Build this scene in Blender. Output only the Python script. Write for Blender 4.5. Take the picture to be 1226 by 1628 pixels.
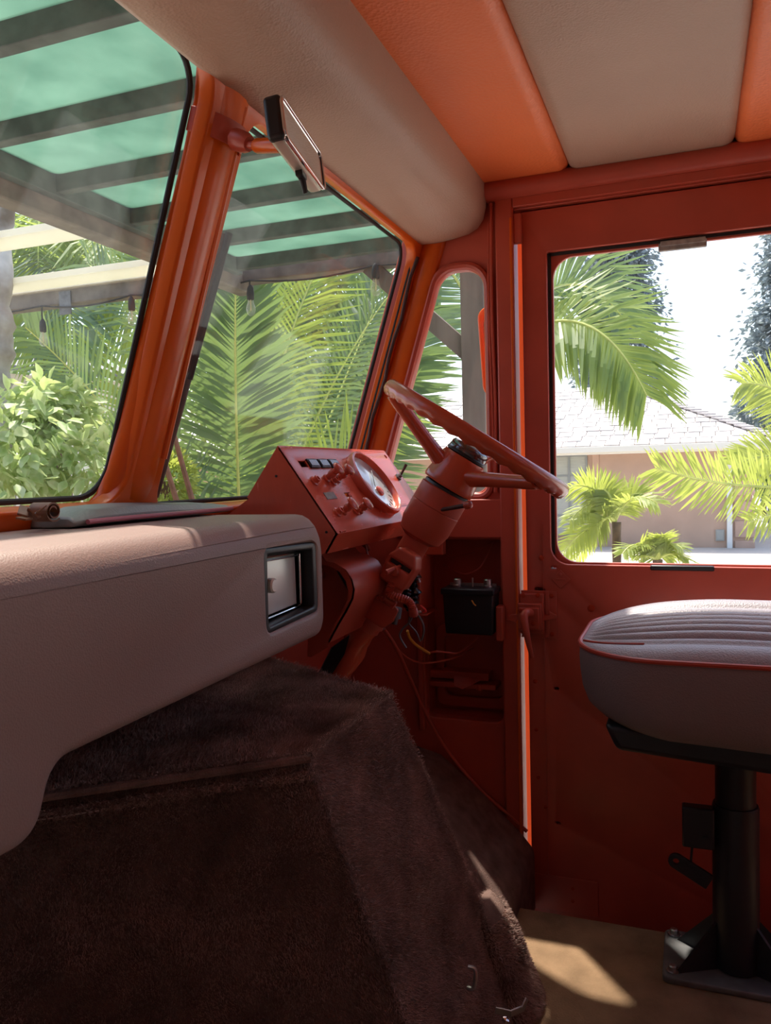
import bpy, bmesh, math, random
import numpy as np
from mathutils import Vector, Matrix

random.seed(7)
rng = np.random.default_rng(7)
D = bpy.data
SC = bpy.context.scene
COL = SC.collection
for o in list(D.objects):
    D.objects.remove(o)

# ------------------------------------------------------------------ camera
# van frame: X = towards the driver's (right) side, Y = forward, Z = up, metres
F = 1285.0
yaw, pitch, roll = (math.radians(a) for a in (20.77, 2.77, -1.433))
CAM = Vector((0, 0, 1.05))
_f = Vector((math.cos(yaw) * math.cos(pitch), math.sin(yaw) * math.cos(pitch), -math.sin(pitch)))
_r = Vector((math.sin(yaw), -math.cos(yaw), 0))
_u = _r.cross(_f)
RT = _r * math.cos(roll) + _u * math.sin(roll)
UP = -_r * math.sin(roll) + _u * math.cos(roll)
cd = D.cameras.new('camera')
cd.sensor_fit = 'VERTICAL'
cd.sensor_height = 36
cd.lens = 36 * F / 1628
cd.clip_start = 0.02
cd.clip_end = 300
cam = D.objects.new('camera', cd)
COL.objects.link(cam)
M4 = Matrix((RT, UP, -_f)).transposed().to_4x4()
M4.translation = CAM
cam.matrix_world = M4
SC.camera = cam

# ------------------------------------------------------------------ sky, sun, exposure
SUN = Vector((0.313, 0.245, 0.918)).normalized()
w = D.worlds.new('sky')
SC.world = w
w.use_nodes = True
nt = w.node_tree
nt.nodes.clear()
sky = nt.nodes.new('ShaderNodeTexSky')
sky.sky_type = 'NISHITA'
sky.sun_disc = False
sky.sun_elevation = math.asin(SUN.z)
sky.sun_rotation = math.atan2(SUN.x, SUN.y)
sky.air_density = 1.0
sky.dust_density = 3.0
sky.ozone_density = 1.0
bg = nt.nodes.new('ShaderNodeBackground')
bg.inputs[1].default_value = 0.22
wo = nt.nodes.new('ShaderNodeOutputWorld')
nt.links.new(sky.outputs[0], bg.inputs[0])
nt.links.new(bg.outputs[0], wo.inputs[0])
sl = D.lights.new('sun', 'SUN')
sl.energy = 4.5
sl.angle = 0.02
sl.color = (1.0, 0.93, 0.82)
so = D.objects.new('sun', sl)
COL.objects.link(so)
so.rotation_euler = (-SUN).to_track_quat('-Z', 'Y').to_euler()
so.location = SUN * 30
vs = SC.view_settings
vs.view_transform = 'Standard'
vs.look = 'None'
vs.exposure = 0.9
vs.gamma = 1
vs.use_curve_mapping = False


# ------------------------------------------------------------------ measuring helpers (pixel of the photograph -> point on a real plane)
def ray(u, v):
    return _f + RT * ((u - 613) / F) + UP * ((814 - v) / F)


def onX(u, v, x):
    d = ray(u, v)
    return CAM + d * (x / d.x)


def onY(u, v, y):
    d = ray(u, v)
    return CAM + d * (y / d.y)


def onZ(u, v, z):
    d = ray(u, v)
    return CAM + d * ((z - CAM.z) / d.z)


def onP(u, v, P0, n):
    d = ray(u, v)
    return CAM + d * ((Vector(P0) - CAM).dot(Vector(n)) / d.dot(Vector(n)))


def atT(u, v, t):
    return CAM + ray(u, v) * t


WK, WM = 1.107, 0.323          # windshield plane: y = WK - WM*z
WN = Vector((0, 1, WM)).normalized()
WP0 = Vector((0, WK - WM * 1.3, 1.3))


def onW(u, v, off=0.0):
    return onP(u, v, WP0 + WN * off, WN)


# ------------------------------------------------------------------ materials
def newmat(name):
    m = D.materials.new(name)
    m.use_nodes = True
    t = m.node_tree
    b = t.nodes['Principled BSDF']
    return m, t, b


def mat(name, col, rough=0.5, metal=0.0, var=0.0, vscale=6.0, bump=0.0, bscale=200.0, spec=0.5, coat=0.0, col2=None, rvar=0.0, objrand=0.0, btype='noise', stretch=None):
    m, t, b = newmat(name)
    N, L = t.nodes, t.links
    b.inputs['Roughness'].default_value = rough
    b.inputs['Metallic'].default_value = metal
    b.inputs['Specular IOR Level'].default_value = spec
    b.inputs['Coat Weight'].default_value = coat
    b.inputs['Base Color'].default_value = (*col, 1)
    tc = N.new('ShaderNodeTexCoord')
    src = tc.outputs['Object']
    if stretch:
        mp = N.new('ShaderNodeMapping')
        mp.inputs['Scale'].default_value = stretch
        L.new(src, mp.inputs[0])
        src = mp.outputs[0]
    if var or col2:
        n = N.new('ShaderNodeTexNoise')
        n.inputs['Scale'].default_value = vscale
        n.inputs['Detail'].default_value = 5
        L.new(src, n.inputs['Vector'])
        r = N.new('ShaderNodeValToRGB')
        r.color_ramp.elements[0].position = 0.3
        r.color_ramp.elements[1].position = 0.7
        c2 = col2 or tuple(min(1, c * (1 + var)) for c in col)
        c1 = col if col2 else tuple(c * (1 - var) for c in col)
        r.color_ramp.elements[0].color = (*c1, 1)
        r.color_ramp.elements[1].color = (*c2, 1)
        L.new(n.outputs['Fac'], r.inputs[0])
        out = r.outputs[0]
        if objrand:
            oi = N.new('ShaderNodeObjectInfo')
            hs = N.new('ShaderNodeHueSaturation')
            ma = N.new('ShaderNodeMapRange')
            ma.inputs[3].default_value = 1 - objrand
            ma.inputs[4].default_value = 1 + objrand
            L.new(oi.outputs['Random'], ma.inputs[0])
            L.new(ma.outputs[0], hs.inputs['Value'])
            L.new(out, hs.inputs['Color'])
            out = hs.outputs[0]
        L.new(out, b.inputs['Base Color'])
        if rvar:
            mr = N.new('ShaderNodeMapRange')
            mr.inputs[3].default_value = rough - rvar
            mr.inputs[4].default_value = rough + rvar
            L.new(n.outputs['Fac'], mr.inputs[0])
            L.new(mr.outputs[0], b.inputs['Roughness'])
    if bump:
        if btype == 'voronoi':
            n2 = N.new('ShaderNodeTexVoronoi')
            n2.inputs['Scale'].default_value = bscale
            h = n2.outputs['Distance']
        else:
            n2 = N.new('ShaderNodeTexNoise')
            n2.inputs['Scale'].default_value = bscale
            n2.inputs['Detail'].default_value = 3
            h = n2.outputs['Fac']
        L.new(src, n2.inputs['Vector'])
        bp = N.new('ShaderNodeBump')
        bp.inputs['Strength'].default_value = bump
        bp.inputs['Distance'].default_value = 0.002
        L.new(h, bp.inputs['Height'])
        L.new(bp.outputs[0], b.inputs['Normal'])
    return m


def leafmat(name, c1, c2, trans, tw=0.45, rough=0.45, vscale=3.0, edge=None):
    m, t, b = newmat(name)
    N, L = t.nodes, t.links
    tc = N.new('ShaderNodeTexCoord')
    n = N.new('ShaderNodeTexNoise')
    n.inputs['Scale'].default_value = vscale
    L.new(tc.outputs['Object'], n.inputs['Vector'])
    r = N.new('ShaderNodeValToRGB')
    r.color_ramp.elements[0].position = 0.35
    r.color_ramp.elements[1].position = 0.65
    r.color_ramp.elements[0].color = (*c1, 1)
    r.color_ramp.elements[1].color = (*c2, 1)
    L.new(n.outputs['Fac'], r.inputs[0])
    L.new(r.outputs[0], b.inputs['Base Color'])
    b.inputs['Roughness'].default_value = rough
    tr = N.new('ShaderNodeBsdfTranslucent')
    tr.inputs[0].default_value = (*trans, 1)
    mx = N.new('ShaderNodeMixShader')
    mx.inputs[0].default_value = tw
    L.new(b.outputs[0], mx.inputs[1])
    L.new(tr.outputs[0], mx.inputs[2])
    L.new(mx.outputs[0], t.nodes['Material Output'].inputs[0])
    return m


def glassmat(name, tint=(0.93, 0.97, 0.94), dirt=0.05, refl=0.8, streak=3.0):
    m = D.materials.new(name)
    m.use_nodes = True
    t = m.node_tree
    N, L = t.nodes, t.links
    N.remove(N['Principled BSDF'])
    tr = N.new('ShaderNodeBsdfTransparent')
    tr.inputs[0].default_value = (*tint, 1)
    gl = N.new('ShaderNodeBsdfGlossy')
    gl.inputs['Roughness'].default_value = 0.02
    fr = N.new('ShaderNodeFresnel')
    ge = N.new('ShaderNodeNewGeometry')
    ir = N.new('ShaderNodeMapRange')            # same reflectance on both faces of the thin pane
    ir.inputs[3].default_value = 1.45
    ir.inputs[4].default_value = 1 / 1.45
    L.new(ge.outputs['Backfacing'], ir.inputs[0])
    L.new(ir.outputs[0], fr.inputs[0])
    mu = N.new('ShaderNodeMath')
    mu.operation = 'MULTIPLY'
    mu.inputs[1].default_value = refl
    L.new(fr.outputs[0], mu.inputs[0])
    m1 = N.new('ShaderNodeMixShader')
    L.new(mu.outputs[0], m1.inputs[0])
    L.new(tr.outputs[0], m1.inputs[1])
    L.new(gl.outputs[0], m1.inputs[2])
    df = N.new('ShaderNodeBsdfTranslucent')
    df.inputs[0].default_value = (0.8, 0.8, 0.74, 1)
    tc = N.new('ShaderNodeTexCoord')
    n = N.new('ShaderNodeTexNoise')
    n.inputs['Scale'].default_value = streak
    n.inputs['Detail'].default_value = 9
    n.inputs['Roughness'].default_value = 0.7
    L.new(tc.outputs['Object'], n.inputs['Vector'])
    mr = N.new('ShaderNodeMapRange')
    mr.inputs[1].default_value = 0.45
    mr.inputs[2].default_value = 0.75
    mr.inputs[3].default_value = dirt * 0.25
    mr.inputs[4].default_value = dirt * 1.6
    L.new(n.outputs['Fac'], mr.inputs[0])
    m2 = N.new('ShaderNodeMixShader')
    L.new(mr.outputs[0], m2.inputs[0])
    L.new(m1.outputs[0], m2.inputs[1])
    L.new(df.outputs[0], m2.inputs[2])
    L.new(m2.outputs[0], N['Material Output'].inputs[0])
    return m


ORANGE = mat('orange_paint_shaded', (0.47, 0.078, 0.044), 0.38, var=0.10, vscale=9, bump=0.06, bscale=60, rvar=0.08)  # van paint with shade put into the colour, darker and duller
ORANGE_GLOSS = mat('orange_gloss_paint_lit', (0.66, 0.112, 0.008), 0.28, var=0.06, vscale=7, bump=0.05, bscale=25, coat=0.1, spec=0.35)  # same van paint, kept brighter for the parts in daylight
BOLT = mat('orange_matt_bolt', (0.40, 0.05, 0.02), 0.8, spec=0.1)
WHEELP = mat('orange_red_wheel_paint', (0.54, 0.088, 0.036), 0.24, spec=0.6, var=0.05, vscale=8)
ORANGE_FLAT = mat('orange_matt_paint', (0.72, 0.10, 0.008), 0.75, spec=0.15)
ORANGE_DASH = mat('orange_scuffed_paint', (0.58, 0.095, 0.050), 0.26, var=0.06, vscale=14, bump=0.05, bscale=90, rvar=0.06, spec=0.9, stretch=(1, 4, 1))
VINYL_O = mat('orange_vinyl', (0.80, 0.18, 0.05), 0.5, bump=0.35, bscale=170, btype='voronoi', var=0.04)
VINYL_T = mat('tan_vinyl', (0.43, 0.275, 0.20), 0.52, bump=0.30, bscale=260, btype='voronoi', var=0.04)
VINYL_M = mat('mauve_tan_vinyl', (0.285, 0.180, 0.155), 0.5, bump=0.15, bscale=480, btype='voronoi', var=0.04)
VINYL_G = mat('grey_vinyl', (0.32, 0.29, 0.31), 0.42, bump=0.25, bscale=330, btype='voronoi', var=0.04)
VINYL_SIDE = mat('grey_vinyl_shaded', (0.25, 0.19, 0.19), 0.5, bump=0.25, bscale=330, btype='voronoi', var=0.04)  # seat vinyl again, with the shade on its side put in
PIPE_R = mat('red_piping', (0.50, 0.07, 0.045), 0.35)
PIPE_P = mat('pink_piping', (0.45, 0.16, 0.20), 0.35)
VISOR_G = mat('grey_green_vinyl', (0.22, 0.25, 0.24), 0.45, bump=0.3, bscale=200, var=0.08)
THREAD = mat('red_thread', (0.34, 0.12, 0.10), 0.8)
THREAD_P = mat('pale_thread', (0.42, 0.32, 0.28), 0.8)
CARPET = mat('brown_carpet', (0.17, 0.105, 0.088), 0.95, var=0.3, vscale=30, bump=0.9, bscale=420, spec=0.1)
PILE = mat('brown_carpet_pile', (0.36, 0.235, 0.20), 0.9, var=0.35, vscale=16, spec=0.1)
FLOORC = mat('tan_brown_carpet', (0.26, 0.165, 0.095), 0.95, var=0.25, vscale=14, bump=0.9, bscale=350, spec=0.1)
BLACK = mat('black_plastic', (0.012, 0.013, 0.015), 0.4, bump=0.1, bscale=90)
BLACKM = mat('black_painted_steel', (0.014, 0.015, 0.02), 0.42, var=0.3, vscale=12, bump=0.1, bscale=70)
RUBBER = mat('black_rubber', (0.02, 0.02, 0.02), 0.7, bump=0.2, bscale=80)
RUBBER_B = mat('brown_black_rubber', (0.06, 0.022, 0.018), 0.6, bump=0.2, bscale=60)
CHROME = mat('chrome', (0.75, 0.75, 0.75), 0.12, metal=1)
STEEL = mat('worn_steel', (0.45, 0.44, 0.43), 0.35, metal=1, var=0.2, vscale=30)
DARKCH = mat('dark_chrome', (0.16, 0.16, 0.17), 0.2, metal=1)
CLIPG = mat('weathered_clip', (0.34, 0.32, 0.29), 0.7, var=0.3, vscale=60)
SILVER = mat('silver_plate_sheen', (0.72, 0.73, 0.69), 0.3, metal=0.35, var=0.05, vscale=5)  # pale base colour stands in for a bright reflection
GALV = mat('dusty_grey_steel', (0.16, 0.16, 0.16), 0.6, metal=0.5, var=0.3, vscale=25, bump=0.2, bscale=60)
DIAL = mat('gauge_face', (0.50, 0.56, 0.60), 0.15, coat=0.8, var=0.08, vscale=12)  # pale blue puts a sky reflection into the dial colour
LABELG = mat('grey_label', (0.25, 0.27, 0.28), 0.5, var=0.4, vscale=180)
LENS_G = mat('grey_green_lens', (0.10, 0.12, 0.11), 0.15, var=0.5, vscale=120, stretch=(1, 1, 0.2))
LEATHER = mat('brown_leather', (0.20, 0.095, 0.045), 0.5, var=0.3, vscale=40, bump=0.2, bscale=120)
YELLOW = mat('yellow_wire', (0.75, 0.35, 0.04), 0.4)
GREYW = mat('grey_wire', (0.16, 0.16, 0.16), 0.4)
REDW = mat('red_wire', (0.7, 0.05, 0.04), 0.4)
WHITEW = mat('white_wire', (0.7, 0.7, 0.68), 0.4)
TAPE = mat('black_tape', (0.014, 0.016, 0.015), 0.25, bump=0.9, bscale=60)
MIRROR = mat('mirror_glass', (0.80, 0.79, 0.76), 0.03, metal=1)
MIRRBACK = mat('mirror_case', (0.62, 0.59, 0.50), 0.35, metal=0.6)
WOOD = mat('weathered_wood', (0.16, 0.125, 0.10), 0.8, var=0.35, vscale=10, bump=0.5, bscale=30, stretch=(1, 1, 0.15))
WOODB = mat('weathered_beam', (0.15, 0.125, 0.10), 0.8, var=0.35, vscale=8, bump=0.5, bscale=30)
DARKB = mat('dark_green_lit_rafter', (0.07, 0.085, 0.075), 0.7, var=0.4, vscale=9, bump=0.4, bscale=40)  # greenish because light through the roof sheets is put into it
CREAM = mat('cream_paint', (0.70, 0.67, 0.58), 0.6, var=0.08)
PALEW = leafmat('pale_shade_slat', (0.7, 0.68, 0.6), (0.78, 0.76, 0.68), (0.75, 0.73, 0.62), 0.5)
BARK = mat('pale_peeling_bark', (0.16, 0.12, 0.085), 0.85, col2=(0.62, 0.60, 0.56), vscale=4, bump=0.6, bscale=25)
PBARK = mat('palm_bark', (0.10, 0.06, 0.035), 0.9, var=0.4, vscale=15, bump=1, bscale=30)
STAKE = mat('brown_stake', (0.20, 0.085, 0.05), 0.8, var=0.3, vscale=15)
RACHIS = mat('palm_rachis', (0.50, 0.54, 0.14), 0.5, var=0.2, vscale=6)
PALM_A = leafmat('palm_leaf_cool', (0.065, 0.125, 0.085), (0.11, 0.19, 0.10), (0.28, 0.40, 0.11), 0.34)
PALM_B = leafmat('palm_leaf_warm', (0.12, 0.21, 0.05), (0.20, 0.30, 0.08), (0.42, 0.52, 0.10), 0.5)
PALM_Y = leafmat('palm_leaf_yellow', (0.20, 0.27, 0.06), (0.30, 0.36, 0.10), (0.48, 0.54, 0.10), 0.5)
HEDGE = leafmat('hedge_leaf', (0.07, 0.14, 0.05), (0.16, 0.26, 0.08), (0.28, 0.42, 0.10), 0.45)
VARIEG = leafmat('variegated_leaf', (0.30, 0.46, 0.14), (0.80, 0.82, 0.60), (0.58, 0.68, 0.26), 0.4, vscale=14)
CONIF = leafmat('blue_hazy_needles', (0.17, 0.22, 0.25), (0.27, 0.33, 0.35), (0.22, 0.28, 0.27), 0.25)  # lightened to put distance haze into the needle colour
STUCCO = mat('tan_stucco', (0.50, 0.33, 0.245), 0.9, var=0.10, vscale=1.3, bump=0.3, bscale=40)
QUOIN = mat('tan_quoin_stucco', (0.54, 0.355, 0.27), 0.9, var=0.08, vscale=3, bump=0.3, bscale=40)
SHINGLE = mat('pale_shingle', (0.58, 0.53, 0.50), 0.9, var=0.10, vscale=8, objrand=0.12, bump=0.4, bscale=60)
SHDARK = mat('roof_underlay', (0.13, 0.10, 0.09), 0.9)
FASCIA = mat('cream_gutter', (0.72, 0.68, 0.60), 0.5)
WHITEP = mat('white_downspout', (0.78, 0.78, 0.76), 0.5)
WINGREY = mat('grey_window_frame', (0.25, 0.26, 0.25), 0.5)
WINPANE = mat('blinds_behind_pane', (0.42, 0.42, 0.37), 0.25, var=0.1, vscale=3, stretch=(1, 1, 20))
VENT = mat('vent_box_grey', (0.36, 0.36, 0.33), 0.6)
CONC = mat('pale_concrete', (0.52, 0.49, 0.44), 0.9, var=0.12, vscale=0.8, bump=0.2, bscale=20)
MULCH = mat('mulch', (0.20, 0.15, 0.10), 0.95, var=0.5, vscale=7, bump=0.8, bscale=15)
GATE = mat('grey_green_gate', (0.20, 0.23, 0.19), 0.7, var=0.15)
LBULB = glassmat('bulb_glass', (0.97, 0.96, 0.92), 0.30, 1.0, 20)
FILA = mat('filament_support', (0.6, 0.5, 0.3), 0.4)
GLASS_W = glassmat('windshield_glass', (0.975, 0.985, 0.975), 0.011, 0.35, 7)
GLASS_D = glassmat('door_glass', (0.985, 0.985, 0.985), 0.010, 0.35, 6)


def greenmat():
    m = D.materials.new('green_roof_sheet')
    m.use_nodes = True
    t = m.node_tree
    N, L = t.nodes, t.links
    N.remove(N['Principled BSDF'])
    tr = N.new('ShaderNodeBsdfTranslucent')
    tp = N.new('ShaderNodeBsdfTransparent')
    tp.inputs[0].default_value = (0.36, 0.48, 0.41, 1)
    tc = N.new('ShaderNodeTexCoord')
    n = N.new('ShaderNodeTexNoise')
    n.inputs['Scale'].default_value = 3.5
    n.inputs['Detail'].default_value = 8
    L.new(tc.outputs['Object'], n.inputs['Vector'])
    r = N.new('ShaderNodeValToRGB')
    r.color_ramp.elements[0].position = 0.35
    r.color_ramp.elements[1].position = 0.7
    r.color_ramp.elements[0].color = (0.19, 0.29, 0.235, 1)
    r.color_ramp.elements[1].color = (0.29, 0.40, 0.33, 1)
    L.new(n.outputs['Fac'], r.inputs[0])
    L.new(r.outputs[0], tr.inputs[0])
    m1 = N.new('ShaderNodeMixShader')
    m1.inputs[0].default_value = 0.2
    L.new(tr.outputs[0], m1.inputs[1])
    L.new(tp.outputs[0], m1.inputs[2])
    L.new(m1.outputs[0], N['Material Output'].inputs[0])
    return m


GREEN = greenmat()


# ------------------------------------------------------------------ object helpers
def wloc(o):
    p = Vector((0, 0, 0))
    while o is not None:
        p += Vector(o.location)
        o = o.parent
    return p


def link(name, me, m, parent=None):
    o = D.objects.new(name, me)
    COL.objects.link(o)
    if m is not None and len(me.materials) == 0:
        me.materials.append(m)
    if parent is not None:
        o.parent = parent
    return o


def tag(o, label=None, cat=None, group=None, kind=None):
    if label:
        o['label'] = label
    if cat:
        o['category'] = cat
    if group:
        o['group'] = group
    if kind:
        o['kind'] = kind
    return o


def thing(name, label, cat, loc=(0, 0, 0), group=None):
    o = D.objects.new(name, None)
    o.empty_display_size = 0.05
    COL.objects.link(o)
    o.location = loc
    return tag(o, label, cat, group)


def ortho(d):
    d = Vector(d).normalized()
    a = Vector((0, 0, 1)) if abs(d.z) < 0.9 else Vector((1, 0, 0))
    e1 = d.cross(a).normalized()
    return d, e1, d.cross(e1).normalized()


class MB:
    def __init__(s):
        s.v = []
        s.f = []

    def add(s, vs, fs):
        b = len(s.v)
        s.v += [tuple(p) for p in vs]
        s.f += [tuple(i + b for i in f) for f in fs]
        return s

    def hexa(s, p):     # 4 bottom, 4 top
        return s.add(p, [(3, 2, 1, 0), (4, 5, 6, 7), (0, 1, 5, 4), (1, 2, 6, 5), (2, 3, 7, 6), (3, 0, 4, 7)])

    def box(s, c, d, ex=None, ey=None, ez=None):
        c = Vector(c)
        ex, ey, ez = Vector(ex or (1, 0, 0)), Vector(ey or (0, 1, 0)), Vector(ez or (0, 0, 1))
        a, b, h = ex * d[0] / 2, ey * d[1] / 2, ez * d[2] / 2
        return s.hexa([c - a - b - h, c + a - b - h, c + a + b - h, c - a + b - h, c - a - b + h, c + a - b + h, c + a + b + h, c - a + b + h])

    def bb(s, x0, x1, y0, y1, z0, z1):
        return s.box(((x0 + x1) / 2, (y0 + y1) / 2, (z0 + z1) / 2), (abs(x1 - x0), abs(y1 - y0), abs(z1 - z0)))

    def prism(s, pts, vec):
        n = len(pts)
        vec = Vector(vec)
        P = [Vector(p) for p in pts]
        return s.add(P + [p + vec for p in P], [tuple(range(n - 1, -1, -1)), tuple(range(n, 2 * n))] + [(i, (i + 1) % n, n + (i + 1) % n, n + i) for i in range(n)])

    def tube(s, path, r, seg=10, closed=False, caps=True, flat=None):
        P = [Vector(p) for p in path]
        n = len(P)
        R = r if isinstance(r, (list, tuple)) else [r] * n
        prev = None
        b = len(s.v)
        for i, p in enumerate(P):
            if closed:
                d = (P[(i + 1) % n] - P[i - 1]).normalized()
            else:
                d = (P[min(i + 1, n - 1)] - P[max(i - 1, 0)]).normalized()
            if prev is None:
                _, e1, e2 = ortho(d)
            else:
                e1 = (prev - d * prev.dot(d))
                e1 = e1.normalized() if e1.length > 1e-6 else ortho(d)[1]
                e2 = d.cross(e1)
            prev = e1
            for k in range(seg):
                a = 2 * math.pi * k / seg
                s.v.append(tuple(p + (e1 * math.cos(a) + e2 * math.sin(a)) * R[i]))
        m = n if closed else n - 1
        for i in range(m):
            for k in range(seg):
                j = (i + 1) % n
                s.f.append((b + i * seg + k, b + i * seg + (k + 1) % seg, b + j * seg + (k + 1) % seg, b + j * seg + k))
        if caps and not closed:
            s.f.append(tuple(b + k for k in range(seg - 1, -1, -1)))
            s.f.append(tuple(b + (n - 1) * seg + k for k in range(seg)))
        return s

    def cyl(s, p0, p1, r0, r1=None, seg=20):
        return s.tube([p0, p1], [r0, r1 if r1 is not None else r0], seg)

    def lathe(s, prof, org, axis, seg=28):
        d, e1, e2 = ortho(axis)
        org = Vector(org)
        b = len(s.v)
        n = len(prof)
        for (r, h) in prof:
            for k in range(seg):
                a = 2 * math.pi * k / seg
                s.v.append(tuple(org + d * h + (e1 * math.cos(a) + e2 * math.sin(a)) * max(r, 1e-5)))
        for i in range(n - 1):
            for k in range(seg):
                s.f.append((b + i * seg + k, b + i * seg + (k + 1) % seg, b + (i + 1) * seg + (k + 1) % seg, b + (i + 1) * seg + k))
        s.f.append(tuple(b + k for k in range(seg - 1, -1, -1)))
        s.f.append(tuple(b + (n - 1) * seg + k for k in range(seg)))
        return s

    def loft(s, rings, closed=True, caps=True):
        b = len(s.v)
        n = len(rings[0])
        for r in rings:
            s.v += [tuple(p) for p in r]
        for i in range(len(rings) - 1):
            for k in range(n if closed else n - 1):
                s.f.append((b + i * n + k, b + i * n + (k + 1) % n, b + (i + 1) * n + (k + 1) % n, b + (i + 1) * n + k))
        if caps and closed:
            s.f.append(tuple(b + k for k in range(n - 1, -1, -1)))
            s.f.append(tuple(b + (len(rings) - 1) * n + k for k in range(n)))
        return s

    def sphere(s, c, r, seg=14, rings=9):
        c = Vector(c)
        r = Vector(r) if not isinstance(r, (int, float)) else Vector((r, r, r))
        R = []
        for i in range(1, rings):
            th = math.pi * i / rings
            R.append([c + Vector((r.x * math.sin(th) * math.cos(2 * math.pi * k / seg), r.y * math.sin(th) * math.sin(2 * math.pi * k / seg), r.z * math.cos(th))) for k in range(seg)])
        return s.loft(R)

    def build(s, name, m, parent=None, bevel=0.0, bseg=2, angle=40, smooth=True, recalc=True, sub=0):
        me = D.meshes.new(name)
        off = wloc(parent) if parent is not None else Vector((0, 0, 0))
        me.from_pydata([tuple(Vector(p) - off) for p in s.v], [], s.f)
        if recalc:
            bm = bmesh.new()
            bm.from_mesh(me)
            bmesh.ops.recalc_face_normals(bm, faces=bm.faces)
            bm.to_mesh(me)
            bm.free()
        if smooth:
            me.shade_smooth()
            me.set_sharp_from_angle(angle=math.radians(angle))
        o = link(name, me, m, parent)
        if bevel:
            b = o.modifiers.new('bevel', 'BEVEL')
            b.width = bevel
            b.segments = bseg
            b.limit_method = 'ANGLE'
            b.angle_limit = math.radians(35)
        if sub:
            b = o.modifiers.new('sub', 'SUBSURF')
            b.levels = b.render_levels = sub
        return o


def rpoly(pts, r, n=6):
    out = []
    m = len(pts)
    R = r if isinstance(r, (list, tuple)) else [r] * m
    for i in range(m):
        p = Vector(pts[i]).to_2d()
        a = (Vector(pts[i - 1]).to_2d() - p)
        b = (Vector(pts[(i + 1) % m]).to_2d() - p)
        if R[i] <= 0:
            out.append(tuple(p))
            continue
        ang = a.angle(b)
        t = min(R[i] / math.tan(ang / 2), a.length * 0.49, b.length * 0.49)
        rr = t * math.tan(ang / 2)
        p0 = p + a.normalized() * t
        c = p + (a.normalized() + b.normalized()).normalized() * (rr / math.sin(ang / 2))
        p1 = p + b.normalized() * t
        a0 = math.atan2(*(p0 - c).yx)
        a1 = math.atan2(*(p1 - c).yx)
        d = (a1 - a0 + math.pi) % (2 * math.pi) - math.pi
        for k in range(n + 1):
            q = a0 + d * k / n
            out.append((c.x + rr * math.cos(q), c.y + rr * math.sin(q)))
    return out


def circ(cx, cy, r, n=20, ry=None):
    return [(cx + r * math.cos(2 * math.pi * k / n), cy + (ry or r) * math.sin(2 * math.pi * k / n)) for k in range(n)]


def plate(name, outer, holes, org, ex, ey, thick, m, parent=None, bevel=0.0, bres=2, angle=35):
    """flat sheet with holes; lies between the plane through org and org + thick * (ex x ey)"""
    cu = D.curves.new('tmp', 'CURVE')
    cu.dimensions = '2D'
    cu.fill_mode = 'BOTH'
    cu.extrude = max(thick / 2 - bevel, 0.0)
    cu.bevel_depth = bevel
    cu.bevel_resolution = bres
    cu.offset = -bevel
    for poly in [outer] + list(holes):
        sp = cu.splines.new('POLY')
        sp.points.add(len(poly) - 1)
        for i, p in enumerate(poly):
            sp.points[i].co = (p[0], p[1], 0, 1)
        sp.use_cyclic_u = True
    ob = D.objects.new('tmp', cu)
    COL.objects.link(ob)
    dg = bpy.context.evaluated_depsgraph_get()
    me = D.meshes.new_from_object(ob.evaluated_get(dg))
    D.objects.remove(ob)
    D.curves.remove(cu)
    me.name = name
    ex, ey = Vector(ex).normalized(), Vector(ey).normalized()
    ez = ex.cross(ey).normalized()
    M = Matrix((ex, ey, ez)).transposed().to_4x4()
    off = wloc(parent) if parent is not None else Vector((0, 0, 0))
    M.translation = Vector(org) + ez * thick / 2 - off
    me.transform(M)
    bm = bmesh.new()
    bm.from_mesh(me)
    bmesh.ops.remove_doubles(bm, verts=bm.verts, dist=1e-5)
    bmesh.ops.recalc_face_normals(bm, faces=bm.faces)
    bm.to_mesh(me)
    bm.free()
    me.shade_smooth()
    me.set_sharp_from_angle(angle=math.radians(angle))
    return link(name, me, m, parent)


def bez(p0, p1, p2, n):
    p0, p1, p2 = Vector(p0), Vector(p1), Vector(p2)
    return [p0 * (1 - t) ** 2 + p1 * 2 * t * (1 - t) + p2 * t * t for t in [i / (n - 1) for i in range(n)]]


def smoothpath(pts, n=6):
    P = [Vector(p) for p in pts]
    out = []
    for i in range(len(P) - 1):
        a, b, c, d = P[max(i - 1, 0)], P[i], P[i + 1], P[min(i + 2, len(P) - 1)]
        for k in range(n):
            t = k / n
            out.append(0.5 * ((2 * b) + (c - a) * t + (2 * a - 5 * b + 4 * c - d) * t * t + (3 * b - a - 3 * c + d) * t ** 3))
    out.append(P[-1])
    return out


def struct(o):
    o['kind'] = 'structure'
    return o


def copy_tree(o, parent=None):
    c = o.copy()
    COL.objects.link(c)
    if parent is not None:
        c.parent = parent
    for ch in o.children:
        copy_tree(ch, c)
    return c


# ================================================================== VAN SHELL
XW = 1.8           # inner face of the driver's side wall
FZ = 0.15          # cab floor
XY, YZ = (1, 0, 0), (0, 1, 0)
# floor with the step well beside the driver's door
fl = plate('floor', [(0.13, -2.4), (1.61, -2.4), (1.61, 0.34), (1.80, 0.34), (1.80, 0.80), (0.13, 0.80)], [], (0, 0, FZ - 0.05), (1, 0, 0), (0, 1, 0), 0.05, FLOORC, bevel=0.006)
struct(fl)
MB().bb(1.61, 1.83, -2.4, 0.36, -0.16, -0.12).build('step_tread', BLACKM, fl)
MB().bb(1.600, 1.612, -2.4, 0.34, -0.12, FZ - 0.052).build('step_riser', ORANGE, fl)
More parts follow.
